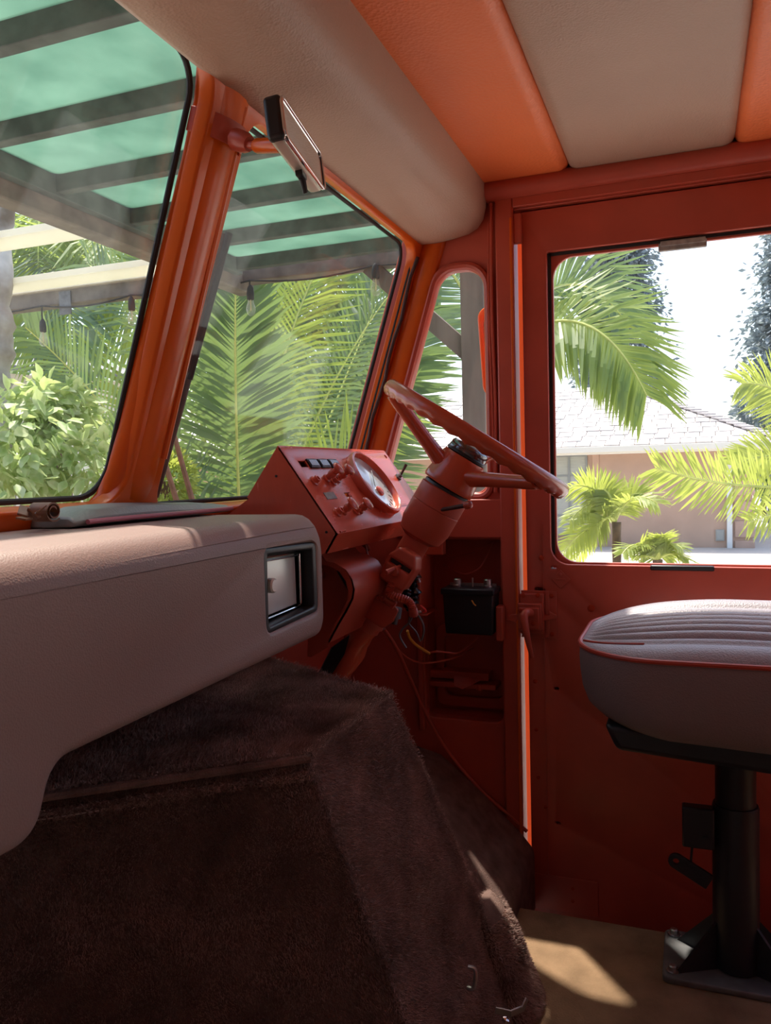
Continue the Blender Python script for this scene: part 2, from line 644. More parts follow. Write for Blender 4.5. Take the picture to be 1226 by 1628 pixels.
# carpeted ramp over the wheel arch in the driver's foot well
rp = MB()
prof = [(0.335, FZ - 0.1), (0.335, 0.195), (0.36, 0.225), (0.45, 0.31), (0.55, 0.392), (0.66, 0.42), (0.79, 0.44), (0.79, FZ - 0.1)]
rp.prism([(1.2, y, z) for y, z in prof], (0.585, 0, 0))
ramp = rp.build('trim_1', CARPET, bevel=0.012)
struct(ramp)

# ceiling with padded vinyl panels
ce = plate('ceiling', [(0.10, -2.45), (1.86, -2.45), (1.86, 0.66), (0.10, 0.66)], [rpoly([(1.05, -1.55), (1.74, -1.55), (1.74, -0.78), (1.05, -0.78)], 0.04, 5)], (0, 0, 1.735), (1, 0, 0), (0, 1, 0), 0.03, ORANGE)  # the hole is an added roof hatch, out of view, for sky light
struct(ce)
for y0, y1, m, lb in ((0.236, 0.452, VINYL_O, 'orange vinyl ceiling pad'), (-0.086, 0.240, VINYL_T, 'tan vinyl ceiling pad'), (-0.41, -0.082, VINYL_O, 'orange vinyl ceiling pad'),
                      (-0.735, -0.414, VINYL_T, 'tan vinyl ceiling pad'), (-1.87, -1.56, VINYL_O, 'orange vinyl ceiling pad'), (-2.4, -1.875, VINYL_T, 'tan vinyl ceiling pad')):
    p = plate('ceiling_pad', rpoly([(0.16, y0), (1.795, y0), (1.795, y1), (0.16, y1)], 0.03), [], (0, 0, 1.677), (1, 0, 0), (0, 1, 0), 0.058, m, ce, bevel=0.024, bres=4, angle=60)
    p['label'] = lb

# driver's side wall: front quarter panel with quarter window and recess
frontY = lambda z: WK - WM * z + 0.03
wall_out = [(0.362, -0.3), (0.95, -0.3), (0.95, 0.95), (frontY(1.0), 1.0), (frontY(1.74), 1.74), (0.362, 1.74)]
qwin = rpoly([(0.432, 1.0), (0.692, 1.0), (0.535, 1.505), (0.432, 1.505)], [0.03, 0.03, 0.05, 0.05], 8)
recess = rpoly([(0.407, 0.47), (0.592, 0.47), (0.592, 0.892), (0.407, 0.892)], [0.02, 0.02, 0.004, 0.004], 4)
wr = plate('wall_right', wall_out, [qwin, recess], (XW, 0, 0), (0, 1, 0), (0, 0, 1), 0.03, ORANGE, bevel=0.004)
struct(wr)
MB().bb(1.885, 1.90, 0.36, 0.75, 0.40, 0.92).build('recess_back', ORANGE, wr)
MB().bb(1.83, 1.89, 0.592, 0.61, 0.44, 0.90).bb(1.83, 1.89, 0.39, 0.407, 0.44, 0.90).bb(1.83, 1.89, 0.39, 0.61, 0.44, 0.47).bb(1.83, 1.89, 0.39, 0.61, 0.892, 0.91).build('recess_side', ORANGE, wr)
# rim round the quarter window
MB().tube([(XW - 0.001, y, z) for y, z in rpoly([(0.424, 0.99), (0.704, 0.99), (0.541, 1.514), (0.424, 1.514)], [0.03, 0.03, 0.055, 0.055], 8)], 0.009, 8, closed=True).build('window_rim', ORANGE, wr)
# ledge strip above the recess and lower pressed frame
MB().bb(1.785, 1.80, 0.376, 0.66, 0.897, 0.985).build('ledge_panel', ORANGE, wr, bevel=0.003)
lo = [(0.40, 0.48), (0.585, 0.48), (0.585, 0.68), (0.40, 0.68)]
plate('access_frame', rpoly(lo, 0.02), [rpoly([(0.42, 0.505), (0.565, 0.505), (0.565, 0.655), (0.42, 0.655)], 0.02)], (1.868, 0, 0), (0, 1, 0), (0, 0, 1), 0.016, ORANGE, wr, bevel=0.003)
# upright ribs on the wall below the ledge
MB().bb(1.786, 1.80, 0.594, 0.606, 0.44, 0.89).build('wall_rib', ORANGE, wr, bevel=0.002)

# door pillar at the front edge of the driver's door
pl = MB().bb(1.783, 1.835, 0.3615, 0.402, -0.15, 1.655).build('trim_2', ORANGE, bevel=0.004)
struct(pl)
MB().bb(1.779, 1.785, 0.364, 0.369, 0.05, 1.60).build('pillar_bead', ORANGE_GLOSS, pl, bevel=0.001)  # brighter strip puts a highlight along the pillar edge
MB().tube(smoothpath([(1.79, 0.411, 1.64), (1.788, 0.413, 1.40), (1.79, 0.409, 1.2), (1.788, 0.412, 1.0)]), 0.004, 6).build('cable', ORANGE, pl)
MB().tube(smoothpath([(1.792, 0.418, 1.60), (1.79, 0.420, 1.40), (1.792, 0.417, 1.22), (1.79, 0.414, 1.0)]), 0.003, 6).build('cable', ORANGE, pl)
# curved jamb outside the gap, out in the daylight
jb = MB()
jp = [(1.850, 0.372), (1.870, 0.366), (1.885, 0.352), (1.905, 0.340), (1.93, 0.336), (1.93, 0.345), (1.90, 0.352), (1.875, 0.375), (1.850, 0.385)]
jb.prism([(x, y, -0.15) for x, y in jp], (0, 0, 1.75))
jo = jb.build('trim_3', ORANGE_FLAT, angle=60)
struct(jo)

# roof rail and door header track
rr = MB()
rprof = [(1.80, 1.690), (1.778, 1.690), (1.764, 1.680), (1.760, 1.664), (1.766, 1.649), (1.780, 1.642), (1.80, 1.642)]
rr.prism([(x, -2.4, z) for x, z in rprof], (0, 2.82, 0))
ro = rr.build('trim_4', ORANGE, angle=50)
struct(ro)
MB().bb(1.782, 1.83, -2.4, 0.362, 1.622, 1.643).bb(1.792, 1.83, -2.4, 0.362, 1.618, 1.6225).build('door_track', ORANGE, ro, bevel=0.002)
MB().bb(1.786, 1.80, 0.344, 0.362, 1.545, 1.61).build('door_stop', ORANGE, ro, bevel=0.003)
MB().bb(1.838, 1.850, -2.4, 0.40, 1.58, 1.74).build('drip_rail', ORANGE, ro)
# the side wall behind the door, left wall with the open doorway, back wall with open cargo doorway
MB().bb(1.80, 1.83, -0.64, 0.36, 1.643, 1.74).build('side_panel', ORANGE, wr)
plate('side_panel', [(-2.4, -0.3), (-0.64, -0.3), (-0.64, 1.74), (-2.4, 1.74)], [rpoly([(-2.25, 0.70), (-0.80, 0.70), (-0.80, 1.56), (-2.25, 1.56)], 0.05, 6)], (1.80, 0, 0), (0, 1, 0), (0, 0, 1), 0.03, ORANGE, wr)  # window opening added out of view to let in light from behind
plate('added_light_pane', [(-2.26, 0.69), (-0.79, 0.69), (-0.79, 1.57), (-2.26, 1.57)], [], (1.812, 0, 0), (0, 1, 0), (0, 0, 1), 0.005, GLASS_D, wr)
wl = plate('wall_left', [(-2.4, -0.3), (0.9, -0.3), (0.9, 0.95), (0.80, 1.0), (0.58, 1.74), (-2.4, 1.74)], [[(-0.80, 0.10), (0.50, 0.10), (0.50, 1.64), (-0.80, 1.64)]], (0.10, 0, 0), (0, 1, 0), (0, 0, 1), 0.03, ORANGE)
struct(wl)
wb = plate('wall_back', [(0.10, -0.3), (1.83, -0.3), (1.83, 1.75), (0.10, 1.75)], [rpoly([(0.75, 1.15), (1.15, 1.15), (1.15, 1.45), (0.75, 1.45)], 0.05, 6)], (0, -2.4, 0), (1, 0, 0), (0, 0, 1), 0.03, ORANGE)
struct(wb)
# firewall and cowl
wf = plate('wall_front', [(0.13, -0.2), (1.83, -0.2), (1.83, 0.99), (0.13, 0.99)], [], (0, 0.85, 0), (1, 0, 0), (0, 0, 1), 0.05, ORANGE)
struct(wf)
wf2 = MB().bb(0.13, 1.80, 0.772, 0.90, 0.965, 1.004).build('trim_5', ORANGE_GLOSS, bevel=0.008, bseg=3)
struct(wf2)

# windshield frame: sheet in the sloped plane with two openings
ez = Vector((0, -WM, 1)).normalized()


def wz(z):
    return (z - 1.0) / ez.z


worg = Vector((0, WK - WM * 1.0, 1.0))
p1 = rpoly([(0.20, wz(1.022)), (0.936, wz(1.022)), (0.936, wz(1.592)), (0.20, wz(1.592))], 0.05, 8)
p2 = rpoly([(1.012, wz(1.006)), (1.782, wz(1.006)), (1.782, wz(1.565)), (1.030, wz(1.565))], [0.04, 0.03, 0.05, 0.04], 8)
fr = plate('trim_6', [(0.12, wz(0.99)), (1.835, wz(0.99)), (1.835, wz(1.75)), (0.12, wz(1.75))], [p1, p2], worg, (1, 0, 0), ez, 0.026, ORANGE_GLOSS, bevel=0.005)
struct(fr)
for poly, nm in ((p1, 'window_1'), (p2, 'window_2')):
    c = Vector((sum(p[0] for p in poly) / len(poly), sum(p[1] for p in poly) / len(poly)))
    big = [tuple(c + (Vector(p) - c) * 1.015) for p in poly]
    g = plate(nm, big, [], worg + Vector((1, 0, 0)).cross(ez) * 0.030 * -1, (1, 0, 0), ez, 0.005, GLASS_W)
    struct(g)
    MB().tube([worg + Vector((1, 0, 0)) * p[0] + ez * p[1] - Vector((1, 0, 0)).cross(ez) * 0.012 for p in poly], 0.0042, 8, closed=True).build('gasket', RUBBER, g)
# centre pillar, flared at foot and head
rings = []
for z, w0, d0, cx in ((1.006, 0.085, 0.012, 0.962), (1.014, 0.070, 0.020, 0.964), (1.03, 0.054, 0.028, 0.968), (1.06, 0.044, 0.032, 0.971), (1.12, 0.040, 0.034, 0.973), (1.30, 0.0395, 0.035, 0.977), (1.48, 0.040, 0.035, 0.982), (1.55, 0.044, 0.034, 0.984), (1.60, 0.060, 0.03, 0.985)):
    c = Vector((cx, WK - WM * z, z))
    n = Vector((1, 0, 0)).cross(ez)      # points back into the cab is +? (x cross up-forward)
    if n.y > 0:
        n = -n
    rings.append([c + Vector((1, 0, 0)) * (w0 * math.cos(a)) + n * (d0 * max(math.sin(a), -0.25)) for a in [2 * math.pi * k / 20 for k in range(20)]])
cp_ = MB().loft(rings).build('trim_7', ORANGE_GLOSS, angle=60)
struct(cp_)
# raised bead on the centre pillar
MB().tube([(1.005, WK - WM * z - 0.027, z) for z in (1.08, 1.2, 1.35, 1.5, 1.56)], 0.006, 8).build('pillar_bead', ORANGE_GLOSS, cp_)
# right front pillar
ap = MB()


def apt(y, x, z):
    return (x, y - WM * (z - 1.3), z)


rg = []
for z in (0.99, 1.2, 1.4, 1.60):
    rg.append([apt(y, x, z) for y, x in ((0.607, 1.80), (0.612, 1.792), (0.628, 1.789), (0.640, 1.788), (0.652, 1.790), (0.660, 1.795), (0.668, 1.80), (0.668, 1.815), (0.607, 1.815))])
ap.loft(rg)
apo = ap.build('trim_8', ORANGE_GLOSS, angle=60)
struct(apo)
MB().tube([apt(0.672, 1.788, z) for z in (1.0, 1.2, 1.4, 1.58)], 0.007, 8).build('gasket', RUBBER, apo)
MB().tube([apt(0.660 + 0.003 * math.sin(k * 1.9), 1.779, 1.0 + k * 0.045) for k in range(13)], 0.0045, 8).build('gasket', RUBBER_B, apo)
# quarter window pane
g3 = plate('window_3', [(y, z) for y, z in qwin], [], (XW + 0.012, 0, 0), (0, 1, 0), (0, 0, 1), 0.004, GLASS_D)
struct(g3)

# padded header over the windshield
hp = [(0.60, 1.681), (0.60, 1.60), (0.592, 1.578), (0.574, 1.567), (0.54, 1.566), (0.50, 1.570), (0.462, 1.577), (0.440, 1.588), (0.427, 1.606), (0.421, 1.63), (0.419, 1.66), (0.419, 1.681)]
hd = MB()
xs = [0.14, 0.15, 0.4, 0.8, 1.2, 1.6, 1.772, 1.785, 1.79]
hd.loft([[(x, 0.50 + (y - 0.50) * k, 1.65 + (z - 1.65) * k) for y, z in hp] for x, k in zip(xs, [0.94, 1, 1, 1, 1, 1, 1, 0.99, 0.975])])
hdo = hd.build('header_pad', VINYL_T, angle=70)
tag(hdo, 'long tan vinyl padded header running above the whole windshield', 'padding')

# ================================================================== DRIVER'S DOOR
door_h = []


def slot(u, v, w_, h_):
    p = onX(u, v, XW)
    return rpoly([(p.y - w_, p.z - h_), (p.y + w_, p.z - h_), (p.y + w_, p.z + h_), (p.y - w_, p.z + h_)], h_ * 0.95, 4)


door_out = [(-0.60, -0.12), (0.347, -0.12), (0.347, 1.612), (-0.60, 1.612)]
dwin = rpoly([(-0.50, 0.838), (0.2925, 0.838), (0.2925, 1.522), (-0.50, 1.522)], [0.04, 0.04, 0.004, 0.004], 6)
door_out[2] = (0.347, 1.615)
door_out[3] = (-0.60, 1.615)
dn = plate('door_1', door_out, [dwin, slot(880, 903, 0.006, 0.003), slot(858, 937, 0.011, 0.004), slot(885, 1095, 0.005, 0.003), slot(887, 1309, 0.005, 0.003)], (XW, 0, 0), (0, 1, 0), (0, 0, 1), 0.035, ORANGE, bevel=0.003)
struct(dn)
MB().bb(1.840, 1.846, -0.60, 0.345, -0.12, 0.832).build('outer_skin', ORANGE, dn)
# inner window frame; its bottom rail has the notch for the sash
pA, pB = onX(1034, 899, 1.805), onX(1136, 902, 1.805)
inn = rpoly([(-0.46, 0.842), (0.281, 0.842), (0.281, 1.510), (-0.46, 1.510)], 0.045, 8)
plate('window_frame', rpoly([(-0.50, 0.836), (0.292, 0.836), (0.292, 1.5215), (-0.50, 1.5215)], [0.04, 0.04, 0.003, 0.003], 6), [inn], (1.814, 0, 0), (0, 1, 0), (0, 0, 1), 0.012, ORANGE, dn, bevel=0.003)
MB().bb(1.811, 1.813, -0.48, 0.288, 1.515, 1.5215).bb(1.811, 1.813, 0.285, 0.2915, 0.86, 1.5215).build('window_seal', RUBBER, dn)
plate('window_pane', rpoly([(-0.475, 0.83), (0.286, 0.83), (0.286, 1.516), (-0.475, 1.516)], 0.04, 6), [], (1.827, 0, 0), (0, 1, 0), (0, 0, 1), 0.005, GLASS_D, dn)
MB().bb(1.796, 1.812, pB.y, pA.y, 0.829, 0.8395).build('sash_notch_shade', BLACK, dn, bevel=0.003)  # black bar stands in for the shade inside the notch
q0, q1 = onX(1047, 402, 1.808), onX(1124, 387, 1.808)
MB().bb(1.804, 1.816, q1.y, q0.y, 1.497, 1.513).bb(1.800, 1.808, q1.y + 0.002, q0.y - 0.004, 1.505, 1.516).build('sash_clip', CLIPG, dn, bevel=0.002)
MB().bb(1.797, 1.801, 0.2, 0.345, 0.05, 0.13).build('hem_plate', ORANGE, dn, bevel=0.001)
# vertical pressed line along the door's front edge
MB().bb(1.7975, 1.8005, 0.309, 0.3105, -0.10, 0.93).build('pressed_line', ORANGE, dn)
for u, v, r in ((861, 887, 0.006), (851, 1083, 0.005), (853, 1160, 0.004), (856, 1236, 0.004), (868, 1283, 0.004), (911, 1412, 0.005), (911, 1432, 0.005), (940, 967, 0.008)):
    p = onX(u, v, XW)
    MB().lathe([(r, -0.001), (r, 0.002), (r * 0.7, 0.0035), (r * 0.35, 0.004)], p, (-1, 0, 0), 12).build('bolt_head', BOLT, dn)
# diamond plate
p = onX(892, 921, XW)
dpm = MB()
dpm.prism([(XW, p.y + 0.021, p.z), (XW, p.y, p.z + 0.021), (XW, p.y - 0.021, p.z), (XW, p.y, p.z - 0.021)], (-0.003, 0, 0))
dpm.bb(XW - 0.005, XW - 0.002, p.y - 0.011, p.y + 0.011, p.z - 0.002, p.z + 0.002)
dpm.lathe([(0.004, 0), (0.004, 0.003), (0.002, 0.004)], (XW - 0.003, p.y, p.z + 0.011), (-1, 0, 0), 10)
dpm.build('diamond_plate', ORANGE, dn, bevel=0.0008)
# latch assembly
P = lambda u, v, x=XW: onX(u, v, x)
a, b = P(829, 938), P(886, 1015)
bpz = MB().bb(XW - 0.004, XW, b.y, a.y + 0.0, b.z, a.z).build('latch_plate', ORANGE, dn, bevel=0.001)
a, b = P(829, 941, 1.79), P(866, 1005, 1.79)
MB().bb(1.784, 1.797, P(866, 942).y, P(829, 942).y, P(829, 1005).z, P(829, 942).z).build('latch_case', ORANGE, bpz, bevel=0.002)
MB().bb(1.770, 1.786, P(864, 955).y, P(827, 955).y, P(829, 997).z, P(829, 956).z).bb(1.766, 1.772, P(861, 962).y, P(829, 962).y, P(829, 995).z, P(829, 962).z).build('lock_body', ORANGE, bpz, bevel=0.002)
for u, v in ((833, 946), (856, 946), (831, 968), (851, 988), (877, 947), (878, 1008)):
    p = P(u, v, 1.79 if u < 866 else 1.797)
    p.x = 1.765 if v > 960 and u < 866 else (1.783 if u < 866 else 1.796)
    MB().lathe([(0.005, -0.004), (0.005, 0.002), (0.002, 0.003)], p, (-1, 0, 0), 10).build('bolt_head', BOLT, bpz)
hz = [(1.765, 0.0, 0.0)]
h0, h1, h2, h3 = P(843, 975, 1.76), P(833, 980, 1.73), P(836, 1000, 1.722), P(841, 1025, 1.722)
h4 = P(846, 1046, 1.726)
MB().tube(smoothpath([h0, P(838, 974, 1.74), h1, h2, h3, h4], 5), [0.0095] * 10 + [0.0095 - 0.0055 * k / 15 for k in range(16)], 10).build('lever_handle', ORANGE, bpz)
# bolt that crosses to the striker, and the lock tongue on the right
MB().prism([P(806, 978, 1.778), P(827, 976, 1.778), P(827, 983, 1.778), P(822, 986, 1.778), P(820, 990, 1.778), P(806, 985, 1.778)], (0.012, 0, 0)).build('latch_bolt', ORANGE, bpz, bevel=0.001)
MB().prism([P(862, 979, 1.785), P(873, 978, 1.785), P(873, 972, 1.785), P(885, 979, 1.785), P(885, 983, 1.785), P(866, 987, 1.785), P(862, 989, 1.785)], (0.008, 0, 0)).build('lock_tongue', ORANGE, bpz, bevel=0.001)
MB().bb(1.794, 1.803, P(872, 942).y - 0.002, P(867, 942).y, P(868, 1013).z, P(868, 940).z).build('plate_rib', ORANGE, bpz, bevel=0.001)
# striker block on the pillar
MB().bb(1.752, 1.785, P(806, 960).y, P(795, 960).y, P(800, 1013).z, P(800, 959).z).build('striker', ORANGE, pl, bevel=0.003)

# ================================================================== PADDED DASH
dash = thing('padded_dash', 'low tan vinyl padded dash with a radio opening, in front of the left windshield', 'dashboard', (0.7, 0.6, 0.75))
PADC = [(0.17, 0.742), (0.525, 0.742), (0.548, 0.800), (1.108, 0.805), (1.108, 0.992), (0.17, 0.992)]
PADR = [0.03, 0.03, 0.035, 0.022, 0.035, 0.03]
PADE = [0.018, 0.018, 0.018, 0.022, 0.036, 0.02]        # rounding along each edge (i to i+1)


def pad_ring(t, y):
    m_ = len(PADC)
    ln_ = []
    for i in range(m_):
        a_, b_ = Vector(PADC[i]), Vector(PADC[(i + 1) % m_])
        d_ = (b_ - a_).normalized()
        ln_.append((a_ + Vector((-d_.y, d_.x)) * PADE[i] * (1 - math.cos(t)), d_))
    pts_ = []
    for i in range(m_):
        (a_, d_), (b_, e_) = ln_[i - 1], ln_[i]
        den = d_.x * e_.y - d_.y * e_.x
        q_ = ((b_.x - a_.x) * e_.y - (b_.y - a_.y) * e_.x) / den
        pts_.append(tuple(a_ + d_ * q_))
    return [Vector((x, y, z)) for x, z in rpoly(pts_, PADR, 7)]


YF = 0.517
pr = [pad_ring(0, 0.775)] + [pad_ring(math.radians(15 * k), YF + 0.034 * (1 - math.sin(math.radians(15 * k)))) for k in range(7)]
RC = [(0.922, 0.845), (1.073, 0.849), (1.071, 0.951), (0.922, 0.955)]


def rad_ring(g, y):
    return [Vector((x, y, z)) for x, z in rpoly([(RC[0][0] - g, RC[0][1] - g), (RC[1][0] + g, RC[1][1] - g), (RC[2][0] + g, RC[2][1] + g), (RC[3][0] - g, RC[3][1] + g)], 0.012 + g, 4)]


hr = [rad_ring(0.008, YF), rad_ring(0.004, YF + 0.001), rad_ring(0.001, YF + 0.004), rad_ring(0, YF + 0.010), rad_ring(0, YF + 0.09)]
pm_ = MB().loft(pr, caps=False)
pm_.loft(hr, caps=False)
pm_.add(pr[0], [tuple(range(len(pr[0])))])
pad = pm_.build('pad', VINYL_M, dash, recalc=False, smooth=False)
bm = bmesh.new()
bm.from_mesh(pad.data)
bmesh.ops.remove_doubles(bm, verts=bm.verts, dist=1e-5)
o_ = wloc(dash)
ed = [e for e in bm.edges if e.is_boundary and all(abs(v_.co.y + o_.y - YF) < 1e-4 for v_ in e.verts)]
bmesh.ops.triangle_fill(bm, edges=ed, use_beauty=True)
bmesh.ops.recalc_face_normals(bm, faces=bm.faces)
bm.to_mesh(pad.data)
bm.free()
pad.data.shade_smooth()
pad.data.set_sharp_from_angle(angle=math.radians(50))
# seam and stitches along the top edge
seam = [(0.20, 0.5215, 0.962), (0.45, 0.5215, 0.964), (0.52, 0.5205, 0.966), (0.60, 0.5213, 0.969), (0.80, 0.5215, 0.972), (1.0, 0.5215, 0.974), (1.075, 0.5225, 0.973)]
sp = smoothpath(seam, 10)
MB().tube(sp, 0.0016, 6).build('seam', VINYL_M, pad)
st = MB()
for i in range(0, 150):
    t = i / 150 * (len(sp) - 1)
    k = int(t)
    q = sp[k].lerp(sp[min(k + 1, len(sp) - 1)], t - k)
    st.box(q + Vector((0, -0.0005, -0.006)), (0.0042, 0.0016, 0.0012))
st = st.build('stitch', THREAD, pad)
st['kind'] = 'stuff'

# radio set into the dash
radio = thing('car_radio', 'black framed car radio with blank silver face in the padded dash', 'radio', (1.0, 0.53, 0.85))
fz = lambda x, z: (x, z)
plate('frame', rpoly([(0.916, 0.842), (1.079, 0.848), (1.076, 0.951), (0.918, 0.957)], 0.006), [rpoly([(0.929, 0.852), (1.064, 0.857), (1.062, 0.941), (0.930, 0.946)], 0.004)], (0, 0.541, 0), (1, 0, 0), (0, 0, 1), 0.022, BLACK, radio, bevel=0.003)
plate('chassis', [(0.92, 0.846), (1.074, 0.850), (1.071, 0.948), (0.92, 0.952)], [], (0, 0.60, 0), (1, 0, 0), (0, 0, 1), 0.02, BLACK, radio)
MB().bb(0.92, 0.925, 0.531, 0.60, 0.85, 0.95).bb(1.068, 1.072, 0.531, 0.60, 0.853, 0.948).bb(0.92, 1.07, 0.531, 0.60, 0.846, 0.850).bb(0.92, 1.07, 0.531, 0.60, 0.948, 0.952).build('sleeve', BLACK, radio)
plate('face_plate', [(0.948, 0.859), (1.053, 0.862), (1.051, 0.935), (0.948, 0.938)], [], (0, 0.552, 0), (1, 0, 0), (0, 0, 1), 0.010, SILVER, radio, bevel=0.001)
MB().tube([(0.935, 0.537, 0.9415), (1.055, 0.537, 0.938)], 0.0022, 8).tube([(0.938, 0.535, 0.9365), (1.05, 0.535, 0.9335)], 0.0014, 8).tube([(1.055, 0.537, 0.935), (1.056, 0.537, 0.862)], 0.0018, 8).tube([(0.94, 0.537, 0.8565), (1.054, 0.537, 0.860)], 0.0014, 8).build('chrome_trim', CHROME, radio)
kb = MB()
kb.lathe([(0.006, 0), (0.007, 0.003), (0.006, 0.007), (0.010, 0.009), (0.010, 0.016), (0.008, 0.018)], (0.940, 0.533, 0.905), (0, -1, 0), 18)
kb.build('knob', SILVER, radio)
MB().lathe([(0.008, 0), (0.008, 0.006), (0.005, 0.008)], (0.941, 0.543, 0.888), (0, -1, 0), 14).tube([(0.940, 0.541, 0.932), (0.942, 0.535, 0.915)], 0.004, 8).tube([(0.941, 0.538, 0.880), (0.946, 0.537, 0.858)], 0.0045, 8).build('knob', CHROME, radio)

# folded pad lying on the dash top, rolled strap beside it
vz = 0.992
vp = thing('folded_sun_visor', 'folded grey sun visor with pink piping lying on dash top', 'sun visor', (1.0, 0.73, vz))
c0, c1 = onY(108, 826, 0.70), onY(361, 803, 0.70)
vv = MB()
rgs = []
for k in range(9):
    t = k / 8
    x = c0.x + (c1.x - c0.x) * t
    h = (0.020 + 0.003 * math.sin(t * 5)) * (1 if 0 < k < 8 else 0.7)
    rgs.append([(x, 0.695 + 0.004 * math.sin(t * 7), vz + 0.002), (x + 0.004, 0.690, vz + h * 0.5), (x + 0.004, 0.702, vz + h), (x, 0.745, vz + h * 1.15), (x, 0.768, vz + h * 0.7), (x, 0.770, vz)])
vv.loft(rgs)
vv.build('visor_pad', VISOR_G, vp, bevel=0.003, angle=60)
MB().tube([(c0.x + 0.02 + (c1.x - c0.x - 0.02) * k / 8, 0.688 + 0.003 * math.sin(k), vz + 0.0075) for k in range(9)], 0.0032, 8).build('piping', PIPE_P, vp)
sr = thing('rolled_leather_strap', 'rolled brown leather strap with buckle on dash top, left edge', 'strap', (0.80, 0.73, vz))
s0 = onY(72, 829, 0.72)
rl = MB()
pts = [s0 + Vector((0.012 * math.cos(a) * (0.4 + a / 16), 0, 0.011 + 0.011 * math.sin(a) * (0.45 + a / 18))) for a in [k * 0.45 for k in range(27)]]
for i in range(len(pts) - 1):
    pass
rl.loft([[p_ + Vector((0, -0.014, 0)), p_ + Vector((0, 0.014, 0)), p_ + Vector((0.0, 0.014, 0.0022)), p_ + Vector((0, -0.014, 0.0022))] for p_ in pts])
rl.build('roll', LEATHER, sr)
s1 = onY(45, 829, 0.71)
bk = MB()
for k in range(5):
    q = s1 + Vector((-0.010 + 0.006 * k, -0.004 + 0.006 * (k % 2), 0.004 + 0.004 * ((k * 2) % 3)))
    bk.box(q, (0.015, 0.012, 0.0025), Vector((math.cos(k), 0.3, math.sin(k) * 0.6)).normalized(), Vector((-0.3, math.cos(k), 0.2)).normalized(), Vector((0, -0.2, 1)).normalized())
bk.build('buckle', LEATHER, sr, bevel=0.0006)

# ================================================================== ENGINE COVER
ec = thing('engine_cover', 'large brown carpeted engine cover between the front seats', 'engine cover', (1.05, 0.45, FZ))
TL, TR = Vector((0.893, 0.450, 0.70)), Vector((1.180, 0.448, 0.70))
FL, FR_ = Vector((0.60, 0.795, 0.70)), Vector((1.37, 0.795, 0.70))
bTL, bTR = Vector((0.93, 0.272, FZ)), Vector((1.315, 0.272, FZ))
bTL = Vector((0.945, 0.272, FZ))
bFL, bFR = Vector((0.575, 0.795, FZ)), Vector((1.40, 0.795, FZ))


def subdiv_hexa(name, p, m, parent, cuts, noise, bevel):
    bm = bmesh.new()
    vsx = [bm.verts.new(q - wloc(parent)) for q in p]
    for f in ((3, 2, 1, 0), (4, 5, 6, 7), (0, 1, 5, 4), (1, 2, 6, 5), (2, 3, 7, 6), (3, 0, 4, 7)):
        bm.faces.new([vsx[i] for i in f])
    bmesh.ops.recalc_face_normals(bm, faces=bm.faces)
    bmesh.ops.bevel(bm, geom=list(bm.edges), offset=bevel, segments=3, profile=0.5, affect='EDGES')
    bmesh.ops.subdivide_edges(bm, edges=list(bm.edges), cuts=cuts, use_grid_fill=True)
    me = D.meshes.new(name)
    bm.to_mesh(me)
    bm.free()
    me.shade_smooth()
    me.set_sharp_from_angle(angle=math.radians(60))
    return link(name, me, m, parent)


body = subdiv_hexa('carpet_cover', [bTL, bTR, bFR, bFL, TL, TR, FR_, FL], CARPET, ec, 0, 0, 0.014)


